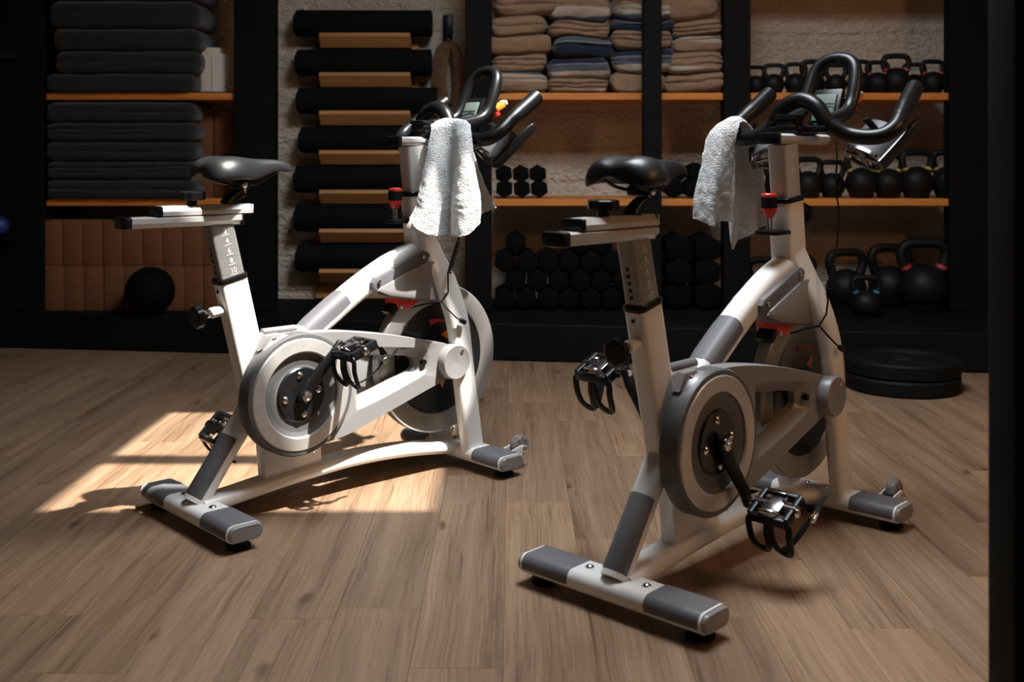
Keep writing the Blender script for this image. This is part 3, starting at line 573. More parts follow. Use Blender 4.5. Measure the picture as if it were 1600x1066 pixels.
def make_bike(loc, th, label, crank_deg, ds, pedal_rot):
    B = empty('exercise_bike', loc, th); tag(B, label, 'exercise bike', 'indoor cycling bikes')
    V = (0, 1, 0)
    def P(mb, name, m, parent=None, ang=38): return mb.obj(name, m, parent or B, ang)
    # --- stabilisers
    def stab(u, name, vin, back):
        sec = rrect(0.096, 0.043, 0.020, 5); zc = 0.0445
        st_ = P(MB().sweep([(u, -0.236, zc), (u, 0.236, zc)], sec, lat=(1, 0, 0)), name, 'white_paint')
        for s in (-1, 1):
            # grey grip wraps the top and the long sides
            full = rrect(0.0998, 0.0468, 0.0215, 6)
            band = [(x, max(y, -0.009)) for x, y in full]
            path = [(u, s * vin, zc), (u, s * (vin + 0.004), zc), (u, s * 0.226, zc), (u, s * 0.230, zc)]
            if s > 0: band = [(x, -y) for x, y in band][::-1]
            # T x u points down for T = +v, up for T = -v
            P(MB().sweep(path, band, lat=(1, 0, 0), scale=[.965, 1, 1, .965]), 'grip_pad', 'grey_pad', st_)
            P(MB().sweep([(u, s * 0.236, zc), (u, s * 0.243, zc), (u, s * 0.2455, zc)], rrect(0.090, 0.0375, 0.0175, 5), lat=(1, 0, 0), scale=[1, 1, .92]), 'end_cap', 'silver_paint', st_)
            P(MB().lathe([(0, 0.0), (0.027, 0.0), (0.030, 0.003), (0.030, 0.008), (0.024, 0.011), (0.010, 0.012), (0.010, 0.026), (0, 0.026)], (u, s * 0.205, 0.0005), (0, 0, 1), 24), 'levelling_foot', 'black_rubber', st_)
        return st_
    rs = stab(0.010, 'rear_stabilizer', 0.100, True)
    for s in (-1, 1): bolt((0.010, s * 0.075, 0.066), (0, 0, 1), 0.010, rs)
    fs = stab(0.885, 'front_stabilizer', 0.112, False)
    for s in (-1, 1):
        ck = empty('caster', (0, 0, 0), parent=B)
        for d in (-0.019, 0.019): P(MB().prism([(0.92, 0.040), (0.925, 0.062), (0.975, 0.072), (0.992, 0.066), (0.993, 0.050), (0.975, 0.040)], s * 0.172 + d - 0.0025, s * 0.172 + d + 0.0025, bev=0.001, seg=1), 'fork_plate', 'white_paint', ck)
        P(MB().lathe([(0.006, -0.013), (0.026, -0.013), (0.031, -0.009), (0.0315, 0), (0.031, 0.009), (0.026, 0.013), (0.006, 0.013)], (0.980, s * 0.172, 0.066), V, 28), 'wheel', 'caster', ck)
        for d in (-1, 1): bolt((0.980, s * 0.172 + d * 0.0215, 0.058), (0, d, 0), 0.009, ck, 'axle_bolt')
    for s in (-1, 1): bolt((0.885 + 0.0, s * 0.028, 0.066), (0, 0, 1), 0.009, fs)
    # --- frame
    bc = cr([(0.012, 0, 0.055), (0.10, 0, 0.061), (0.254, 0, 0.076), (0.462, 0, 0.088), (0.643, 0, 0.081), (0.80, 0, 0.062), (0.885, 0, 0.050)], 6)
    P(MB().sweep(bc, rrect(0.078, 0.036, 0.016, 4), lat=V), 'base_beam', 'white_paint')
    P(MB().prism([(0.193, 0.070), (0.178, 0.26), (0.36, 0.26), (0.372, 0.085)], -0.021, 0.021, bev=0.006), 'support_plate', 'white_paint')
    rl = P(MB().sweep([(0.000, 0, 0.062), (0.05, 0, 0.133), (0.11, 0, 0.216), (0.162, 0, 0.287), (0.195, 0, 0.335)], rrect(0.054, 0.062, 0.024, 5), lat=V, scale=[1.05, 1, 1, 1, 1]), 'rear_leg', 'white_paint')
    d = Vector((0.59, 0, 0.81)); nn = Vector((0.81, 0, -0.59)); a = Vector((-0.003, 0, 0.059))
    full = rrect(0.0585, 0.0665, 0.026, 6)
    # sweep frame second axis for lat=v is T x v = -n side: keep the rear two thirds
    half = [(x, max(y, 0.004)) for x, y in full]
    P(MB().sweep([a + d * 0.016, a + d * 0.020, a + d * 0.105, a + d * 0.182, a + d * 0.186], half, lat=V, scale=[.96, 1, 1, 1, .955]), 'leg_sleeve', 'grey_pad', rl)
    tdir = Vector((0.240, 0, -1)).normalized()
    tp = Vector((0.098, 0, 0.634))
    stb = P(MB().sweep([tp, tp + tdir * 0.10, tp + tdir * 0.30, tp + tdir * 0.40], rrect(0.052, 0.080, 0.012, 4), lat=V), 'seat_tube', 'white_paint')
    P(MB().sweep([tp - tdir * 0.004, tp - tdir * 0.001, tp + tdir * 0.008, tp + tdir * 0.010], rrect(0.057, 0.085, 0.014, 4), lat=V, scale=[.96, 1, 1, .97]), 'collar', 'black_plastic', stb)
    bolt(tp + tdir * 0.03 + Vector((-0.041, 0, -0.008)), (-1, 0, -0.24), 0.004, stb, 'grub_screw', 'black_plastic')
    # seat post with printed scale
    p0 = tp - tdir * 0.150; psec = rrect(0.044, 0.070, 0.008, 4)
    spo = P(MB().sweep([tp + tdir * 0.02, p0], psec, lat=V), 'seat_post', 'post_grey')
    ax = -tdir; e1 = Vector((ax.z, 0, -ax.x))
    for i, s in enumerate(('2', '4', '6', '8', '10')):
        o = bpy.data.objects.new('numeral', NUM[s]); COL.objects.link(o); o.parent = spo
        if not NUM[s].materials: NUM[s].materials.append(MATS['print_white'])
        c = tp + ax * (0.118 - i * 0.0265) + Vector((0, -0.0223, 0)) + e1 * 0.004
        M = Matrix((e1, ax, Vector((0, -1, 0)))).transposed().to_4x4(); M.translation = c; o.matrix_local = M
        P(MB().box((0, 0, 0), (0.020, 0.0006, 0.0014), rot=Matrix((e1, Vector((0, 1, 0)), ax)).transposed()), 'scale_line', 'print_white', spo).location = c - ax * 0.004 + Vector((0, 0.0, 0))
    for i in range(5): P(MB().cyl(tp + ax * (0.022 + i * 0.016) - e1 * 0.0352, -e1, 0.0048, 0.001, 10), 'pin_hole', 'black_plastic', spo)
    # pop pin
    pb = Vector((0.078, 0, 0.549)); pa = Vector((-1, 0, -0.16)).normalized()
    pp = P(MB().cyl(pb, pa, 0.014, 0.036, 18, 0.002), 'pin_boss', 'white_paint')
    P(MB().cyl(pb + pa * 0.036, pa, 0.0105, 0.010, 6, 0.001), 'pin_nut', 'chrome', pp); P(MB().cyl(pb + pa * 0.046, pa, 0.006, 0.016, 12), 'pin_shaft', 'chrome', pp)
    lobed(pb + pa * 0.060, pa, 0.030, 0.022, pp, 'pin_knob', 6); P(MB().cyl(pb + pa * 0.05, pa, 0.016, 0.012, 16, 0.002), 'pin_neck', 'black_plastic', pp)
    # seat slider
    sr = P(MB().sweep([(-0.178, 0, 0.786), (0.118, 0, 0.786)], [(-0.020, -0.014), (0.020, -0.014), (0.030, -0.002), (0.030, 0.010), (0.022, 0.013), (-0.022, 0.013), (-0.030, 0.010), (-0.030, -0.002)], lat=V), 'seat_rail', 'aluminium', ang=20)
    P(MB().box((-0.188, 0, 0.786), (0.022, 0.064, 0.031), 0.006), 'rail_cap', 'black_plastic', sr); P(MB().box((0.121, 0, 0.784), (0.008, 0.060, 0.027), 0.003), 'rail_cap', 'black_plastic', sr)
    su = P(MB().sweep([(-0.128 + ds, 0, 0.812), (0.118 + ds, 0, 0.812)], [(-0.028, -0.011), (0.028, -0.011), (0.028, 0.000), (0.017, 0.013), (-0.017, 0.013), (-0.028, 0.000)], lat=V), 'seat_slide', 'aluminium', ang=20)
    P(MB().box((-0.134 + ds, 0, 0.812), (0.014, 0.060, 0.026), 0.005), 'slide_cap', 'black_plastic', su); P(MB().box((0.120 + ds, 0, 0.812), (0.006, 0.056, 0.024), 0.002), 'slide_cap', 'grey_plastic', su)
    ku = -0.038 + ds
    P(MB().cyl((ku, 0, 0.824), (0, 0, 1), 0.013, 0.016, 16), 'knob_stem', 'black_plastic', su); lobed((ku, 0, 0.838), (0, 0, 1), 0.034, 0.022, su, 'slide_knob', 8)
    # saddle
    sd = empty('saddle', (ds - 0.005, 0, 0), parent=B)
    prof = [  # u, half width, top z, skirt depth, groove
        (-0.014, 0.046, 0.926, 0.036, 0.004), (-0.008, 0.074, 0.940, 0.060, 0.009), (0.010, 0.089, 0.951, 0.074, 0.012), (0.040, 0.095, 0.957, 0.074, 0.010), (0.075, 0.086, 0.953, 0.066, 0.006), (0.105, 0.066, 0.949, 0.068, 0.004),
        (0.135, 0.048, 0.945, 0.060, 0.003), (0.165, 0.036, 0.944, 0.046, 0.002), (0.200, 0.029, 0.943, 0.036, 0.002), (0.230, 0.025, 0.938, 0.030, 0.001), (0.248, 0.020, 0.929, 0.024, 0), (0.258, 0.011, 0.918, 0.014, 0)]
    n = 18; rings = []
    for u, w, z, sk_, gr in prof:
        ring = []
        for i in range(n + 1):
            t = -1 + 2 * i / n; aa = abs(t)
            x = w * math.sin(t * math.pi / 2 * 0.98) * (1.0 if aa < .9 else 1 - (aa - .9) * 0.8)
            zz = z - sk_ * (aa ** 2.6) - gr * math.exp(-(t / 0.22) ** 2)
            ring.append((u, x, zz))
        for i in range(1, n):                       # underside
            t = 1 - 2 * i / n; ring.append((u, w * 0.88 * t, z - sk_ * 0.80 + (0.012 * (1 - t * t))))
        rings.append(ring)
    m = len(rings[0]); vs = [p for r in rings for p in r]; fc = [(i * m + k, i * m + (k + 1) % m, (i + 1) * m + (k + 1) % m, (i + 1) * m + k) for i in range(len(rings) - 1) for k in range(m)]
    fc += [tuple(range(m)), tuple((len(rings) - 1) * m + k for k in range(m))]
    so_ = P(MB().add(vs, fc), 'seat_cover', 'saddle_vinyl', sd, 80); sb = so_.modifiers.new('smooth', 'SUBSURF'); sb.levels = sb.render_levels = 1
    for s in (-1, 1): P(MB().tube(cr([(0.018, s * 0.038, 0.900), (0.05, s * 0.030, 0.884), (0.10, s * 0.022, 0.876), (0.15, s * 0.018, 0.880), (0.215, s * 0.010, 0.912)], 5), 0.0038, 8), 'saddle_wire', 'black_gloss', sd)
    P(MB().box((0.10, 0, 0.876), (0.040, 0.056, 0.022), 0.006), 'saddle_clamp', 'black_plastic', sd); bolt((0.10, -0.029, 0.876), (0, -1, 0), 0.009, sd, 'clamp_bolt')
    P(MB().cyl((0.108, 0, 0.853), (0, 0, 1), 0.0125, 0.014, 16), 'pillar', 'chrome', sd)
    P(MB().sweep([(0.065, 0, 0.822), (0.072, 0, 0.832), (0.090, 0, 0.846), (0.110, 0, 0.855)], rrect(0.034, 0.030, 0.008, 3), lat=V, scale=[1.1, 1, .9, .85]), 'pillar_bracket', 'black_plastic', sd)
    # --- top tube, sleeve, connecting bar
    tt = cr([(0.235, 0, 0.385), (0.33, 0, 0.458), (0.478, 0, 0.556), (0.60, 0, 0.622), (0.678, 0, 0.653), (0.735, 0, 0.668)], 6)
    tb = P(MB().sweep(tt, rrect(0.064, 0.066, 0.022, 5), lat=V), 'top_tube', 'white_paint')
    q = [p for p in tt if 0.322 < p.x < 0.462]
    half = [(x, max(y, -0.006)) for x, y in rrect(0.069, 0.071, 0.025, 6)]
    P(MB().sweep(q, half, lat=V, scale=[.955] + [1] * (len(q) - 2) + [.955]), 'tube_sleeve', 'grey_pad', tb)
    cb = P(MB().cyl((0.155, 0, 0.463), (1, 0, 0.02), 0.014, 0.16, 16), 'cross_bar', 'white_paint'); P(MB().cyl((0.192, 0, 0.476), (1, 0, 0.0), 0.0125, 0.105, 16, 0.003), 'bar_sleeve', 'grey_pad', cb)
    # --- head tube and legs
    hd = Vector((-0.105, 0, 1)).normalized(); h0 = Vector((0.738, 0, 0.635))
    ht = P(MB().sweep([h0, h0 + hd * 0.10, h0 + hd * 0.204], rrect(0.064, 0.086, 0.014, 4), lat=V), 'head_tube', 'white_paint')
    hc = h0 + hd * 0.204
    P(MB().sweep([hc - hd * 0.004, hc, hc + hd * 0.007, hc + hd * 0.009], rrect(0.069, 0.091, 0.016, 4), lat=V, scale=[.97, 1, 1, .96]), 'collar', 'black_plastic', ht)
    hp = P(MB().sweep([hc - hd * 0.01, hc + hd * 0.144], rrect(0.052, 0.074, 0.009, 4), lat=V), 'handlebar_post', 'aluminium')
    for i, s in enumerate(('2', '4')):
        o = bpy.data.objects.new('numeral', NUM[s]); COL.objects.link(o); o.parent = hp; e = Vector((hd.z, 0, -hd.x)); M = Matrix((e, hd, Vector((0, -1, 0)))).transposed().to_4x4(); M.translation = hc + hd * (0.105 - i * 0.035) + Vector((0, -0.0263, 0)); o.matrix_local = M
    lp = [(0.732, 0.700, 0.008), (0.757, 0.640, 0.028), (0.786, 0.560, 0.057), (0.812, 0.460, 0.074), (0.828, 0.360, 0.0755), (0.851, 0.200, 0.0755), (0.875, 0.050, 0.0755)]
    for s in (-1, 1):
        pth = cr([(u, s * v, z) for u, z, v in lp], 5); k = len(pth)
        P(MB().sweep(pth, rrect(0.040, 0.074, 0.017, 5), lat=V, scale=[(1.25 - 0.25 * min(1, i / 10), 1.12 - 0.12 * min(1, i / 10)) for i in range(k)]), 'front_leg', 'white_paint')
    ft = hc + Vector((0.040, 0, -0.045)); lb = P(MB().cyl(ft, (1, 0, 0.1), 0.012, 0.03, 16, 0.002), 'pin_boss', 'white_paint'); lobed(ft + Vector((0.034, 0, 0.003)), (1, 0, 0.1), 0.031, 0.022, lb, 'pin_knob', 6)
    # resistance lever with bracket
    br = P(MB().box((0.655, 0, 0.757), (0.085, 0.060, 0.011), 0.003), 'lever_bracket', 'black_plastic')
    bk_ = Vector((0.640, 0.004, 0.762))
    P(MB().cyl(bk_ + Vector((0, -0.006, 0)), (0, 0, 1), 0.0035, 0.04, 10), 'rod', 'chrome', br); P(MB().cyl(bk_ + Vector((0, 0.006, 0)), (0, 0, 1), 0.0035, 0.04, 10), 'rod', 'chrome', br)
    P(MB().lathe([(0, 0), (0.010, 0), (0.013, 0.006), (0.0195, 0.018), (0.0195, 0.026), (0, 0.026)], bk_ + Vector((0, 0, 0.032)), (0, 0, 1), 22), 'knob_cone', 'red_plastic', br)
    P(MB().cyl(bk_ + Vector((0, 0, 0.056)), (0, 0, 1), 0.0205, 0.030, 22, 0.002), 'knob_grip', 'black_rubber', br)
    P(MB().lathe([(0.0195, 0), (0.0195, 0.006), (0.016, 0.009), (0, 0.0095)], bk_ + Vector((0, 0, 0.085)), (0, 0, 1), 22), 'knob_cap', 'red_plastic', br)
    # --- brake cover between top tube and legs
    cvp = [(0.712, 0.668), (0.690, 0.662), (0.532, 0.602), (0.522, 0.588), (0.526, 0.570), (0.545, 0.552), (0.578, 0.541), (0.68, 0.524), (0.795, 0.508), (0.803, 0.513), (0.797, 0.560), (0.778, 0.605), (0.752, 0.640), (0.728, 0.664)]
    cv = P(MB().prism(cvp, -0.046, 0.046, bev=0.006), 'brake_cover', 'grey_pad', ang=30)
    P(MB().prism([(0.716, 0.636), (0.548, 0.573), (0.538, 0.564), (0.583, 0.545), (0.68, 0.528), (0.796, 0.512), (0.790, 0.560), (0.771, 0.602), (0.744, 0.636)], -0.053, -0.045, bev=0.004), 'cover_face', 'silver_paint', cv)
    for u, z in ((0.704, 0.652), (0.545, 0.590), (0.783, 0.522)): bolt((u, -0.050, z), (0, -1, 0), 0.006, cv, 'screw')
    rb = P(MB().prism([(0.622, 0.545), (0.626, 0.505), (0.668, 0.498), (0.712, 0.522), (0.715, 0.545)], -0.030, 0.034, bev=0.004), 'brake_caliper', 'red_plastic')
    P(MB().sweep([(0.79 + 0.236 * math.cos(R(a)), 0, 0.337 + 0.236 * math.sin(R(a))) for a in range(112, 141, 4)], rrect(0.050, 0.016, 0.004), lat=V), 'brake_shoe', 'black_plastic', rb); bolt((0.636, -0.031, 0.508), (0, -1, 0), 0.006, rb, 'screw')
    # --- flywheel
    FC = (0.79, 0, 0.337)
    fw = P(MB().lathe([(0.168, -0.016), (0.172, -0.019), (0.221, -0.019), (0.225, -0.015), (0.225, 0.015), (0.221, 0.019), (0.172, 0.019), (0.168, 0.016), (0.168, -0.016)], FC, V, 96), 'flywheel', 'flywheel_silver')
    P(MB().lathe([(0.02, -0.014), (0.055, -0.014), (0.062, -0.008), (0.150, -0.007), (0.160, -0.013), (0.169, -0.014), (0.169, 0.014), (0.160, 0.013), (0.150, 0.007), (0.062, 0.008), (0.055, 0.014), (0.02, 0.014), (0.02, -0.014)], FC, V, 72), 'flywheel_disc', 'black_gloss', fw)
    for a0, a1 in ((62, 108), (150, 178)):
        pts = [(r, a) for r in (0.108,) for a in range(a0, a1 + 1, 6)]
        P(MB().sweep([(FC[0] + 0.112 * math.cos(R(a)), -0.0078, FC[2] + 0.112 * math.sin(R(a))) for _, a in pts], rrect(0.0012, 0.020, 0.0005, 1), lat=V, scale=[(1, max(0.12, (i + 0.3) / len(pts))) for i in range(len(pts))]), 'red_swoosh', 'red_plastic', fw)
    for a in (62, -75):
        e = R(a); P(MB().prism([(FC[0] + r * math.cos(e + t), FC[2] + r * math.sin(e + t)) for r, t in ((0.066, -0.25), (0.098, -0.05), (0.070, 0.28))], -0.0095, -0.006), 'red_mark', 'orange_plastic', fw)
    P(MB().cyl((0.79, -0.085, 0.337), V, 0.012, 0.17, 16), 'axle', 'chrome', fw)
    # --- drive cover
    DC = Vector((0.264, 0, 0.314))
    wc = Vector((0.555, 0.338)); N = 96
    outer = [(0.138, 0.385), (0.154, 0.432), (0.183, 0.462), (0.235, 0.476), (0.300, 0.4755), (0.375, 0.470), (0.448, 0.460), (0.540, 0.444), (0.632, 0.424), (0.720, 0.402), (0.790, 0.384), (0.825, 0.360), (0.834, 0.330), (0.822, 0.300), (0.800, 0.290), (0.700, 0.262), (0.568, 0.222), (0.425, 0.180), (0.345, 0.168), (0.264, 0.162), (0.198, 0.178), (0.148, 0.214), (0.118, 0.265), (0.116, 0.33)]
    def ray(poly, a):
        dx, dz = math.cos(a), math.sin(a); best = 0
        for i in range(len(poly)):
            p, q2 = poly[i], poly[(i + 1) % len(poly)]; ex, ez = q2[0] - p[0], q2[1] - p[1]; den = dx * ez - dz * ex
            if abs(den) < 1e-9: continue
            t = ((p[0] - wc.x) * ez - (p[1] - wc.y) * ex) / den; sg = ((p[0] - wc.x) * dz - (p[1] - wc.y) * dx) / den
            if t > 0 and -1e-6 <= sg <= 1 + 1e-6: best = max(best, t)
        return best
    osm = [(p.x, p.y) for p in cr([(a_, b_, 0) for a_, b_ in outer], 4, True)]
    win = [(0.472, 0.388), (0.640, 0.366), (0.660, 0.350), (0.662, 0.333), (0.645, 0.322), (0.480, 0.276), (0.462, 0.285), (0.460, 0.378)]
    win2 = [(0.452, 0.416), (0.675, 0.388), (0.700, 0.366), (0.700, 0.326), (0.672, 0.304), (0.470, 0.246), (0.440, 0.262), (0.434, 0.400)]
    wsm = [(p.x, p.y) for p in cr([(a_, b_, 0) for a_, b_ in win], 4, True)]; wsm2 = [(p.x, p.y) for p in cr([(a_, b_, 0) for a_, b_ in win2], 4, True)]
    angs = [2 * math.pi * i / N for i in range(N)] 
    # extra rays towards the corners far from the window
    vs = []; fc = []
    def ringp(poly, k, v): return [(wc.x + math.cos(a) * ray(poly, a) * k, v, wc.y + math.sin(a) * ray(poly, a) * k) for a in angs]
    for side, v0, v1, name in ((-1, -0.036, -0.078, 'drive_cover'),):
        rgs = [ringp(osm, 1, v0), ringp(osm, 1, v1 + 0.008), ringp(osm, 0.985, v1), ringp(wsm2, 1.0, v1), ringp(wsm2, .97, v1 + .002), ringp(wsm, 1.06, v1 + 0.020), ringp(wsm, 1.0, v1 + 0.024), ringp(wsm, 1.0, v0)]
        vs = [p for r in rgs for p in r]; K = len(rgs); fc = [(i * N + k, i * N + (k + 1) % N, ((i + 1) % K) * N + (k + 1) % N, ((i + 1) % K) * N + k) for i in range(K) for k in range(N)]
        dc = P(MB().add(vs, fc), name, 'silver_paint', ang=32)
    P(MB().cyl((0.686, -0.060, 0.345), (0, -1, 0), 0.008, 0.0185, 14), 'cable_hole', 'black_plastic', dc)
    P(MB().prism([(0.150, 0.44), (0.172, 0.478), (0.215, 0.480), (0.24, 0.46)], -0.060, -0.036, bev=0.003), 'lug', 'silver_paint', dc); bolt((0.195, -0.061, 0.464), (0, -1, 0), 0.0075, dc, 'screw'); bolt((0.305, -0.079, 0.158), (0, -1, 0), 0.0065, dc, 'screw')
    cap = P(MB().lathe([(0.050, 0.0), (0.052, 0.002), (0.052, 0.030), (0.049, 0.034), (0.046, 0.0335), (0, 0.030)], (0.786, -0.074, 0.336), (0, -1, 0), 40), 'hub_cap', 'silver_paint'); bolt((0.806, -0.1065, 0.366), (0, -1, 0), 0.006, cap, 'screw')
    # left-hand side plate carrying the axle
    P(MB().prism([(0.20, 0.22), (0.18, 0.36), (0.23, 0.42), (0.62, 0.40), (0.80, 0.37), (0.83, 0.335), (0.80, 0.30), (0.55, 0.235), (0.30, 0.20)], 0.034, 0.058, bev=0.006), 'inner_cover', 'silver_paint')
    # --- crank drum
    dr = P(MB().lathe([(0.02, 0.036), (0.158, 0.036), (0.164, 0.042), (0.164, 0.080), (0.160, 0.086), (0.152, 0.087), (0.150, 0.084), (0.02, 0.075)], DC, (0, -1, 0), 80), 'crank_drum', 'rim_grey')
    P(MB().lathe([(0.112, 0.076), (0.112, 0.088), (0.116, 0.091), (0.147, 0.0895), (0.1505, 0.086), (0.1505, 0.076)], DC, (0, -1, 0), 80), 'polished_ring', 'brushed', dr)
    P(MB().lathe([(0.070, 0.080), (0.090, 0.078), (0.112, 0.084)], DC, (0, -1, 0), 60), 'inner_ring', 'grey_pad', dr)
    P(MB().cyl(DC + Vector((0, -0.074, 0)), (0, -1, 0), 0.073, 0.012, 48, 0.003), 'crank_disc', 'black_gloss', dr)
    ca = R(crank_deg); cd_ = Vector((math.cos(ca), 0, math.sin(ca)))
    for i in range(4):
        a = R(98 + 90 * i); c = DC + Vector((0.052 * math.cos(a), -0.086, 0.052 * math.sin(a))); bolt(c, (0, -1, 0), 0.0095, dr, 'bolt')
    P(MB().cyl((0.155, -0.042, 0.345), (-0.8, 0, 0.25), 0.004, 0.0, 8), 'pin_hole', 'black_plastic', dr) if False else None
    # --- cranks and pedals
    CL = 0.158
    for s in (-1, 1):
        d = cd_ * (1 if s < 0 else -1); v = 0.098 if s < 0 else 0.098
        c0 = DC + Vector((0, s * v, 0)); c1 = DC + d * CL + Vector((0, s * (v + 0.016), 0))
        nv = Vector((-d.z, 0, d.x))
        arm = P(MB().sweep([c0 - d * 0.022, c0 - d * 0.014, c0, c0 + d * 0.05, c1 - d * 0.03, c1 + d * 0.006, c1 + d * 0.014], rrect(0.020, 0.036, 0.008, 3), lat=V, scale=[.55, .9, 1.05, .95, .82, .75, .5]), 'crank_arm', 'black_plastic')
        if s > 0: P(MB().cyl(DC + Vector((0, 0.03, 0)), V, 0.016, 0.075, 18), 'spindle', 'dark_chrome', arm)
        P(MB().lathe([(0.0145, -0.002), (0.0145, 0.003), (0.011, 0.004), (0.009, 0.002), (0.005, 0.002), (0.004, 0.005), (0, 0.005)], c0 + Vector((0, s * 0.011, 0)), (0, s, 0), 20), 'crank_bolt', 'chrome', arm)
        P(MB().cyl(c1 - Vector((0, s * 0.012, 0)), (0, s, 0), 0.007, 0.05, 12), 'pedal_axle', 'chrome', arm)
        pc = c1 + Vector((0, s * 0.072, 0))
        pe = empty('pedal', pc, parent=B); pe.rotation_euler = (0, R(pedal_rot[0] if s < 0 else pedal_rot[1]), 0)
        # body: open frame with side plates
        P(MB().prism([(-0.046, -0.012), (-0.040, 0.013), (0.040, 0.013), (0.046, -0.012)], -0.050, -0.036, bev=0.004), 'side_plate', 'black_plastic', pe)
        P(MB().prism([(-0.046, -0.012), (-0.040, 0.013), (0.040, 0.013), (0.046, -0.012)], 0.036, 0.050, bev=0.004), 'side_plate', 'black_plastic', pe)
        P(MB().cyl((0, -0.052, 0), V, 0.015, 0.104, 16), 'spindle_tube', 'dark_chrome', pe)
        P(MB().box((-0.040, 0, 0.0), (0.014, 0.088, 0.022), 0.004), 'end_bar', 'black_plastic', pe); P(MB().box((0.040, 0, 0.0), (0.014, 0.088, 0.022), 0.004), 'end_bar', 'black_plastic', pe)
        P(MB().box((0.0, 0, 0.012), (0.050, 0.044, 0.007), 0.002).box((0.026, 0, 0.018), (0.006, 0.034, 0.010), 0.002), 'cleat_plate', 'dark_chrome', pe)
        P(MB().tube(cr([(-0.030, -0.024, 0.012), (-0.036, -0.014, 0.022), (-0.036, 0.014, 0.022), (-0.030, 0.024, 0.012)], 5), 0.0032, 8), 'cleat_spring', 'chrome', pe)
        for w_ in (-0.02, 0.02): bolt((0.012, w_, 0.0165), (0, 0, 1), 0.006, pe, 'cleat_screw')
        bolt((0.0, s * 0.0505, 0), (0, s, 0), 0.011, pe, 'end_bolt')
        # toe cage hanging underneath: two loops side by side
        for w_ in (-0.027, 0.027):
            lpz = cr([(-0.040, w_ - 0.019, -0.004), (-0.049, w_ - 0.021, -0.036), (-0.049, w_ - 0.018, -0.066), (-0.043, w_ - 0.008, -0.084), (-0.043, w_ + 0.008, -0.084), (-0.049, w_ + 0.018, -0.066), (-0.049, w_ + 0.021, -0.036), (-0.040, w_ + 0.019, -0.004)], 5, True)
            P(MB().sweep(lpz, rrect(0.0065, 0.0150, 0.002, 2), lat=(1, 0, 0.05), closed=True), 'toe_cage', 'black_plastic', pe)
        stp = cr([(-0.046, s * 0.012, -0.082), (-0.010, s * 0.028, -0.080), (0.034, s * 0.044, -0.060), (0.046, s * 0.056, -0.034), (0.042, s * 0.055, -0.008)], 6)
        P(MB().sweep(stp, rrect(0.0030, 0.020, 0.001, 1), lat=(0.3, 0.2, 1)), 'strap', 'black_rubber', pe)
        stp = cr([(0.046, s * 0.056, -0.040), (0.070, s * 0.058, -0.046), (0.095, s * 0.055, -0.040), (0.118, s * 0.050, -0.052)], 6)
        P(MB().sweep(stp, rrect(0.0028, 0.015, 0.001, 1), lat=(0, 0.2, 1)), 'strap_tail', 'black_rubber', pe)
        P(MB().box((0.043, s * 0.058, -0.042), (0.018, 0.012, 0.026), 0.003).box((0.043, s * 0.066, -0.042), (0.024, 0.003, 0.008), 0.001), 'buckle', 'chrome', pe)
    # --- handlebar
    rl_ = P(MB().sweep([(0.640, 0, 0.994), (0.905, 0, 0.994)], [(-0.020, -0.013), (0.020, -0.013), (0.029, -0.002), (0.029, 0.008), (0.018, 0.014), (-0.018, 0.014), (-0.029, 0.008), (-0.029, -0.002)], lat=V), 'handlebar_rail', 'aluminium', ang=20)
    P(MB().box((0.634, 0, 0.995), (0.016, 0.062, 0.030), 0.005), 'rail_cap', 'black_plastic', rl_); 
    hb = empty('handlebar', (0, 0, 0), parent=B)
    P(MB().box((0.775, 0, 1.018), (0.105, 0.066, 0.024), 0.006).box((0.738, 0, 1.036), (0.040, 0.060, 0.024), 0.006).box((0.738, 0, 1.052), (0.046, 0.064, 0.012), 0.003), 'clamp', 'black_plastic', hb)
    P(MB().box((0.80, -0.05, 1.02), (0.08, 0.07, 0.018), 0.006).box((0.80, 0.05, 1.02), (0.08, 0.07, 0.018), 0.006), 'clamp_wing', 'black_plastic', hb)
    tr = 0.0205
    half_ = [(0.785, 0.066, 1.046), (0.792, 0.085, 1.030), (0.806, 0.130, 1.006), (0.810, 0.180, 0.998), (0.822, 0.216, 1.004), (0.850, 0.234, 1.026), (0.885, 0.232, 1.054)]
    for s in (-1, 1):
        pth = cr([(u, s * v, z) for u, v, z in half_], 6)
        P(MB().tube(pth, tr, 16), 'side_bar', 'black_foam', hb)
        gp = cr([(0.870, s * 0.2335, 1.042), (0.905, s * 0.229, 1.066), (0.940, s * 0.223, 1.087), (0.985, s * 0.218, 1.115), (1.014, s * 0.215, 1.134)], 5); k = len(gp)
        P(MB().tube(gp, [(tr * 1.02 if i < 5 else tr * (1.02 + 0.12 * min(1, (i - 4) / 4))) * (0.72 if i == k - 1 else 1) for i in range(k)], 16), 'horn_grip', 'black_foam', hb)
    arch = cr([(0.792, -0.088, 1.024), (0.788, -0.072, 1.046), (0.790, -0.046, 1.080), (0.796, 0, 1.098), (0.790, 0.046, 1.080), (0.788, 0.072, 1.046), (0.792, 0.088, 1.024)], 6)
    P(MB().tube(arch, [tr * (0.94 + 0.12 * math.sin(math.pi * i / (len(arch) - 1))) for i in range(len(arch))], 16), 'arch_bar', 'black_foam', hb)
    lop = [(0.800, -0.070, 1.042), (0.860, -0.068, 1.052), (0.915, -0.068, 1.066), (0.945, -0.068, 1.092), (0.968, -0.067, 1.140), (0.990, -0.058, 1.188), (1.002, -0.036, 1.212), (1.006, 0, 1.220)]
    lop = lop + [(u, -v, z) for u, v, z in lop[-2::-1]]
    P(MB().tube(cr(lop, 5), 0.0180, 16), 'aero_loop', 'black_foam', hb)
    # console
    cn = empty('console', (0.922, 0, 1.062), parent=B); cn.rotation_euler = (0, R(24), 0)
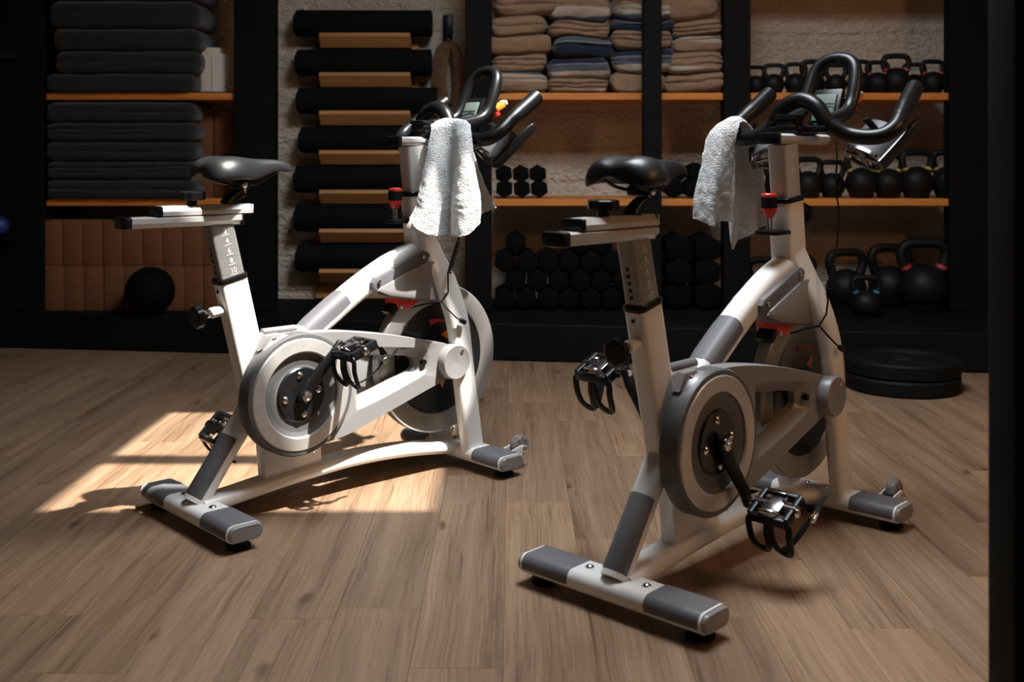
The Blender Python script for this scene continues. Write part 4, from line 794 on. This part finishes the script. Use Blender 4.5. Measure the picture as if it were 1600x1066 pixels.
    P(MB().box((0.010, 0, 0.015), (0.024, 0.084, 0.130), 0.008), 'housing', 'black_plastic', cn); P(MB().box((-0.0045, 0, 0.020), (0.006, 0.060, 0.080), 0.001), 'screen', 'lcd', cn)
    P(MB().tube(cr([(-0.0085, -0.028, 0.020), (-0.0085, -0.005, 0.022), (-0.0085, 0.028, 0.014)], 5), 0.0008, 5).box((-0.0085, 0, 0.030), (0.001, 0.056, 0.0012)), 'screen_lines', 'lcd_line', cn)
    rr_ = Matrix.Rotation(R(38), 3, 'Y')
    P(MB().box((0.056, -0.050, 0.072), (0.018, 0.030, 0.040), 0.004, rot=rr_), 'back_label', 'orange_plastic', cn); P(MB().box((0.072, -0.050, 0.094), (0.016, 0.028, 0.014), 0.003, rot=rr_), 'back_edge', 'grey_plastic', cn); P(MB().box((0.056, -0.048, 0.048), (0.016, 0.030, 0.016), 0.003, rot=rr_), 'back_rim', 'red_plastic', cn); P(MB().box((0.036, -0.026, 0.050), (0.045, 0.040, 0.024), 0.004, rot=rr_), 'back_bracket', 'black_plastic', cn)
    P(MB().tube([(0.0, 0, -0.04), (-0.05, 0, -0.06)], 0.012, 10), 'stalk', 'black_plastic', cn)
    # bottle holders under the bar, tipped forward
    for s in (-1, 1):
        bh = empty('bottle_holder', (0.885, s * 0.128, 0.944), parent=B); bh.rotation_euler = (R(-20 * s), R(42), 0); bh.scale = (0.82, 1.32, 1.0)
        P(MB().lathe([(0.040, 0.0), (0.045, -0.003), (0.048, 0.0), (0.047, 0.010), (0.041, 0.008), (0.040, 0.0)], (0, 0, 0), (0, 0, 1), 40), 'base_ring', 'dark_chrome', bh)
        P(MB().box((0, 0, 0.003), (0.088, 0.016, 0.005), 0.001).box((0, 0, 0.003), (0.014, 0.088, 0.005), 0.001), 'base_cross', 'dark_chrome', bh)
        a0 = -40 if s < 0 else 100
        P(MB().lathe([(0.0440, 0.004), (0.0462, 0.004), (0.0462, 0.105), (0.0440, 0.105), (0.0440, 0.004)], (0, 0, 0), (0, 0, 1), 20, R(110), R(275)), 'cage_wall', 'cage_steel', bh)
        P(MB().sweep([(0, s * 0.047, -0.004), (0, s * 0.048, 0.03), (0, s * 0.049, 0.10), (0, s * 0.048, 0.150), (0, s * 0.047, 0.164)], rrect(0.044, 0.010, 0.004, 3), lat=(1, 0, 0), scale=[1, 1, .92, .8, .5]), 'cage_arm', 'black_gloss', bh)
        P(MB().tube([(-0.02, 0, 0.05), (-0.045, 0, 0.075), (-0.075, s * -0.02, 0.082)], 0.009, 8), 'mount', 'black_plastic', bh)
    # display cable: coil, clip and plug
    def coil(a, b, r, turns):
        a, b = Vector(a), Vector(b); T = (b - a).normalized(); e1 = Vector((0, 1, 0)); e1 = (e1 - T * e1.dot(T)).normalized(); e2 = T.cross(e1); n = turns * 10
        return [a + (b - a) * (i / n) + (e1 * math.cos(2 * math.pi * i / 10) + e2 * math.sin(2 * math.pi * i / 10)) * r for i in range(n + 1)]
    cw = [(0.900, -0.045, 1.010), (0.880, -0.060, 0.950)] + coil((0.872, -0.066, 0.905), (0.862, -0.072, 0.850), 0.0045, 8) + [(0.850, -0.082, 0.80), (0.815, -0.092, 0.72)] + coil((0.803, -0.094, 0.695), (0.765, -0.095, 0.600), 0.0055, 13) + [(0.762, -0.094, 0.58), (0.770, -0.085, 0.545), (0.752, -0.075, 0.517), (0.760, -0.090, 0.497), (0.785, -0.106, 0.468), (0.800, -0.110, 0.459)]
    cbw = P(MB().tube(cw, 0.0024, 6), 'display_cable', 'black_rubber')
    P(MB().cyl((0.797, -0.109, 0.461), (0.75, 0, -0.4), 0.0075, 0.022, 12, 0.002), 'plug', 'black_plastic', cbw); P(MB().tube(cr([(0.752, -0.075, 0.517), (0.70, -0.058, 0.512), (0.66, -0.045, 0.505)], 5), 0.0028, 6), 'brake_lead', 'black_rubber', cbw)
    return B
BIKE1 = make_bike((-0.8115, 2.7852, 0), 0.75035, 'white exercise bike standing in the sunlit patch, farther from the viewer', 51, 0.030, (-20, -45))
BIKE2 = make_bike((0.2151, 2.2810, 0), 0.81802, 'white exercise bike standing in the shade, nearest to the viewer', -62, 0.0, (-26, -24))
for o in COL.objects:
    if o.name == 'camera' or o.type != 'MESH': continue

# ------------------------------------------------------------------ towels
def towel(name, cols, label, seed, bands=None, thick=0.007, waves=2.5, amp=0.010):
    """cols: list of columns; every column is a list of 3-D points from one hem over the bar to the other"""
    nx = 44; rows = []
    cs = [cr(c, 12) for c in cols]; ny = min(len(c) for c in cs)
    grid = []
    for j in range(ny):
        grid.append(cr([c[j] for c in cs], max(1, nx // (len(cs) - 1))))
    vs = []; fs = []; m = len(grid[0])
    for j in range(ny):
        for i in range(m):
            p = grid[j][i].copy(); t = i / (m - 1); hang = abs(j / (ny - 1) - 0.5) * 2
            p += nvec(Vector((p.x * 14 + seed, p.y * 14, p.z * 5))) * 0.014 * (0.25 + hang) + nvec(Vector((p.x * 60 + seed, p.y * 60, p.z * 60))) * 0.0028
            if bands and j in bands[0] and bands[1] <= t <= bands[2]: p.y -= 0.0035
            vs.append(p)
    for j in range(ny - 1):
        for i in range(m - 1): fs.append((j * m + i, j * m + i + 1, (j + 1) * m + i + 1, (j + 1) * m + i))
    root = MB().add(vs, fs).obj(name, 'towel', None, 80)
    so = root.modifiers.new('thickness', 'SOLIDIFY'); so.thickness = thick; so.offset = 0
    sb = root.modifiers.new('smooth', 'SUBSURF'); sb.levels = sb.render_levels = 1
    tag(root, label, 'towel'); return root, grid
# towel on the right arm of the sunlit bike: back flap (far side), over the bar, front flap
def wv(x, y, Y): return W(x, y, Y)
T1 = []
#        back hem        back mid         top back        ridge            top front        mid              low              front hem
spec1 = [
 ((700, 335, 3.330), (692, 270, 3.320), (678, 215, 3.300), (676, 196, 3.262), (672, 204, 3.226), (664, 262, 3.190), (650, 316, 3.165), (638, 341, 3.155)),
 ((712, 338, 3.340), (702, 270, 3.325), (688, 212, 3.300), (687, 190, 3.262), (684, 200, 3.222), (676, 266, 3.165), (664, 325, 3.135), (656, 361, 3.125)),
 ((724, 340, 3.325), (712, 270, 3.315), (699, 212, 3.295), (698, 186, 3.255), (696, 199, 3.220), (690, 270, 3.203), (682, 328, 3.172), (678, 364, 3.164)),
 ((736, 342, 3.330), (722, 270, 3.315), (710, 212, 3.285), (709, 187, 3.245), (707, 200, 3.217), (703, 272, 3.219), (702, 330, 3.220), (701, 368, 3.218)),
 ((748, 341, 3.310), (733, 270, 3.305), (720, 212, 3.275), (719, 188, 3.235), (718, 200, 3.198), (718, 272, 3.149), (716, 330, 3.112), (714, 365, 3.101)),
 ((762, 334, 3.320), (742, 274, 3.300), (729, 214, 3.265), (728, 190, 3.228), (728, 203, 3.189), (734, 272, 3.135), (734, 330, 3.103), (732, 360, 3.092)),
 ((773, 326, 3.300), (750, 280, 3.285), (736, 218, 3.255), (735, 196, 3.222), (737, 210, 3.193), (744, 274, 3.170), (748, 322, 3.147), (749, 347, 3.143)),
]
for c in spec1: T1.append([wv(*p) for p in c])
t1, g1 = towel('towel', T1, 'white terry towel hanging over the handlebar of the sunlit bike', 3, ((67, 69, 71), 0.0, 1.0))
o = MB().box((0, 0, 0), (0.036, 0.0015, 0.030), 0.0005, rot=Matrix.Rotation(R(28), 3, 'Y')).obj('care_label', 'print_white', t1); o.location = W(647, 352, 3.135)
# towel on the left arm of the shaded bike
spec2 = [   # left (outer) edge first: front-side flap behind the bar, ridge, rear-side flap
 ((1142, 322, 3.11), (1142, 270, 3.10), (1141, 222, 3.085), (1128, 196, 3.045), (1104, 214, 2.985), (1094, 262, 2.965), (1087, 315, 2.955), (1084, 348, 2.955)),
 ((1144, 386, 3.085), (1146, 300, 3.085), (1146, 225, 3.078), (1136, 191, 3.04), (1116, 206, 2.965), (1108, 262, 2.935), (1102, 318, 2.925), (1101, 352, 2.925)),
 ((1158, 378, 3.10), (1157, 300, 3.09), (1156, 225, 3.075), (1144, 187, 3.03), (1127, 202, 2.950), (1121, 262, 2.915), (1112, 320, 2.905), (1108, 358, 2.905)),
 ((1174, 366, 3.08), (1170, 295, 3.08), (1167, 224, 3.070), (1150, 185, 3.02), (1137, 202, 2.950), (1133, 262, 2.935), (1126, 316, 2.935), (1122, 350, 2.940)),
 ((1189, 358, 3.095), (1182, 292, 3.085), (1176, 223, 3.065), (1155, 186, 3.01), (1145, 206, 2.955), (1142, 262, 2.955), (1140, 312, 2.965), (1138, 345, 2.97)),
 ((1201, 353, 3.075), (1193, 290, 3.075), (1184, 222, 3.060), (1160, 192, 3.00), (1150, 212, 2.960), (1146, 262, 2.975), (1144, 310, 2.985), (1143, 342, 2.99)),
]
T2 = [[wv(*p) for p in c] for c in spec2]
t2, g2 = towel('towel', T2, 'white terry towel hanging over the handlebar of the shaded bike', 11, ((70, 72, 74), 0.3, 0.95))
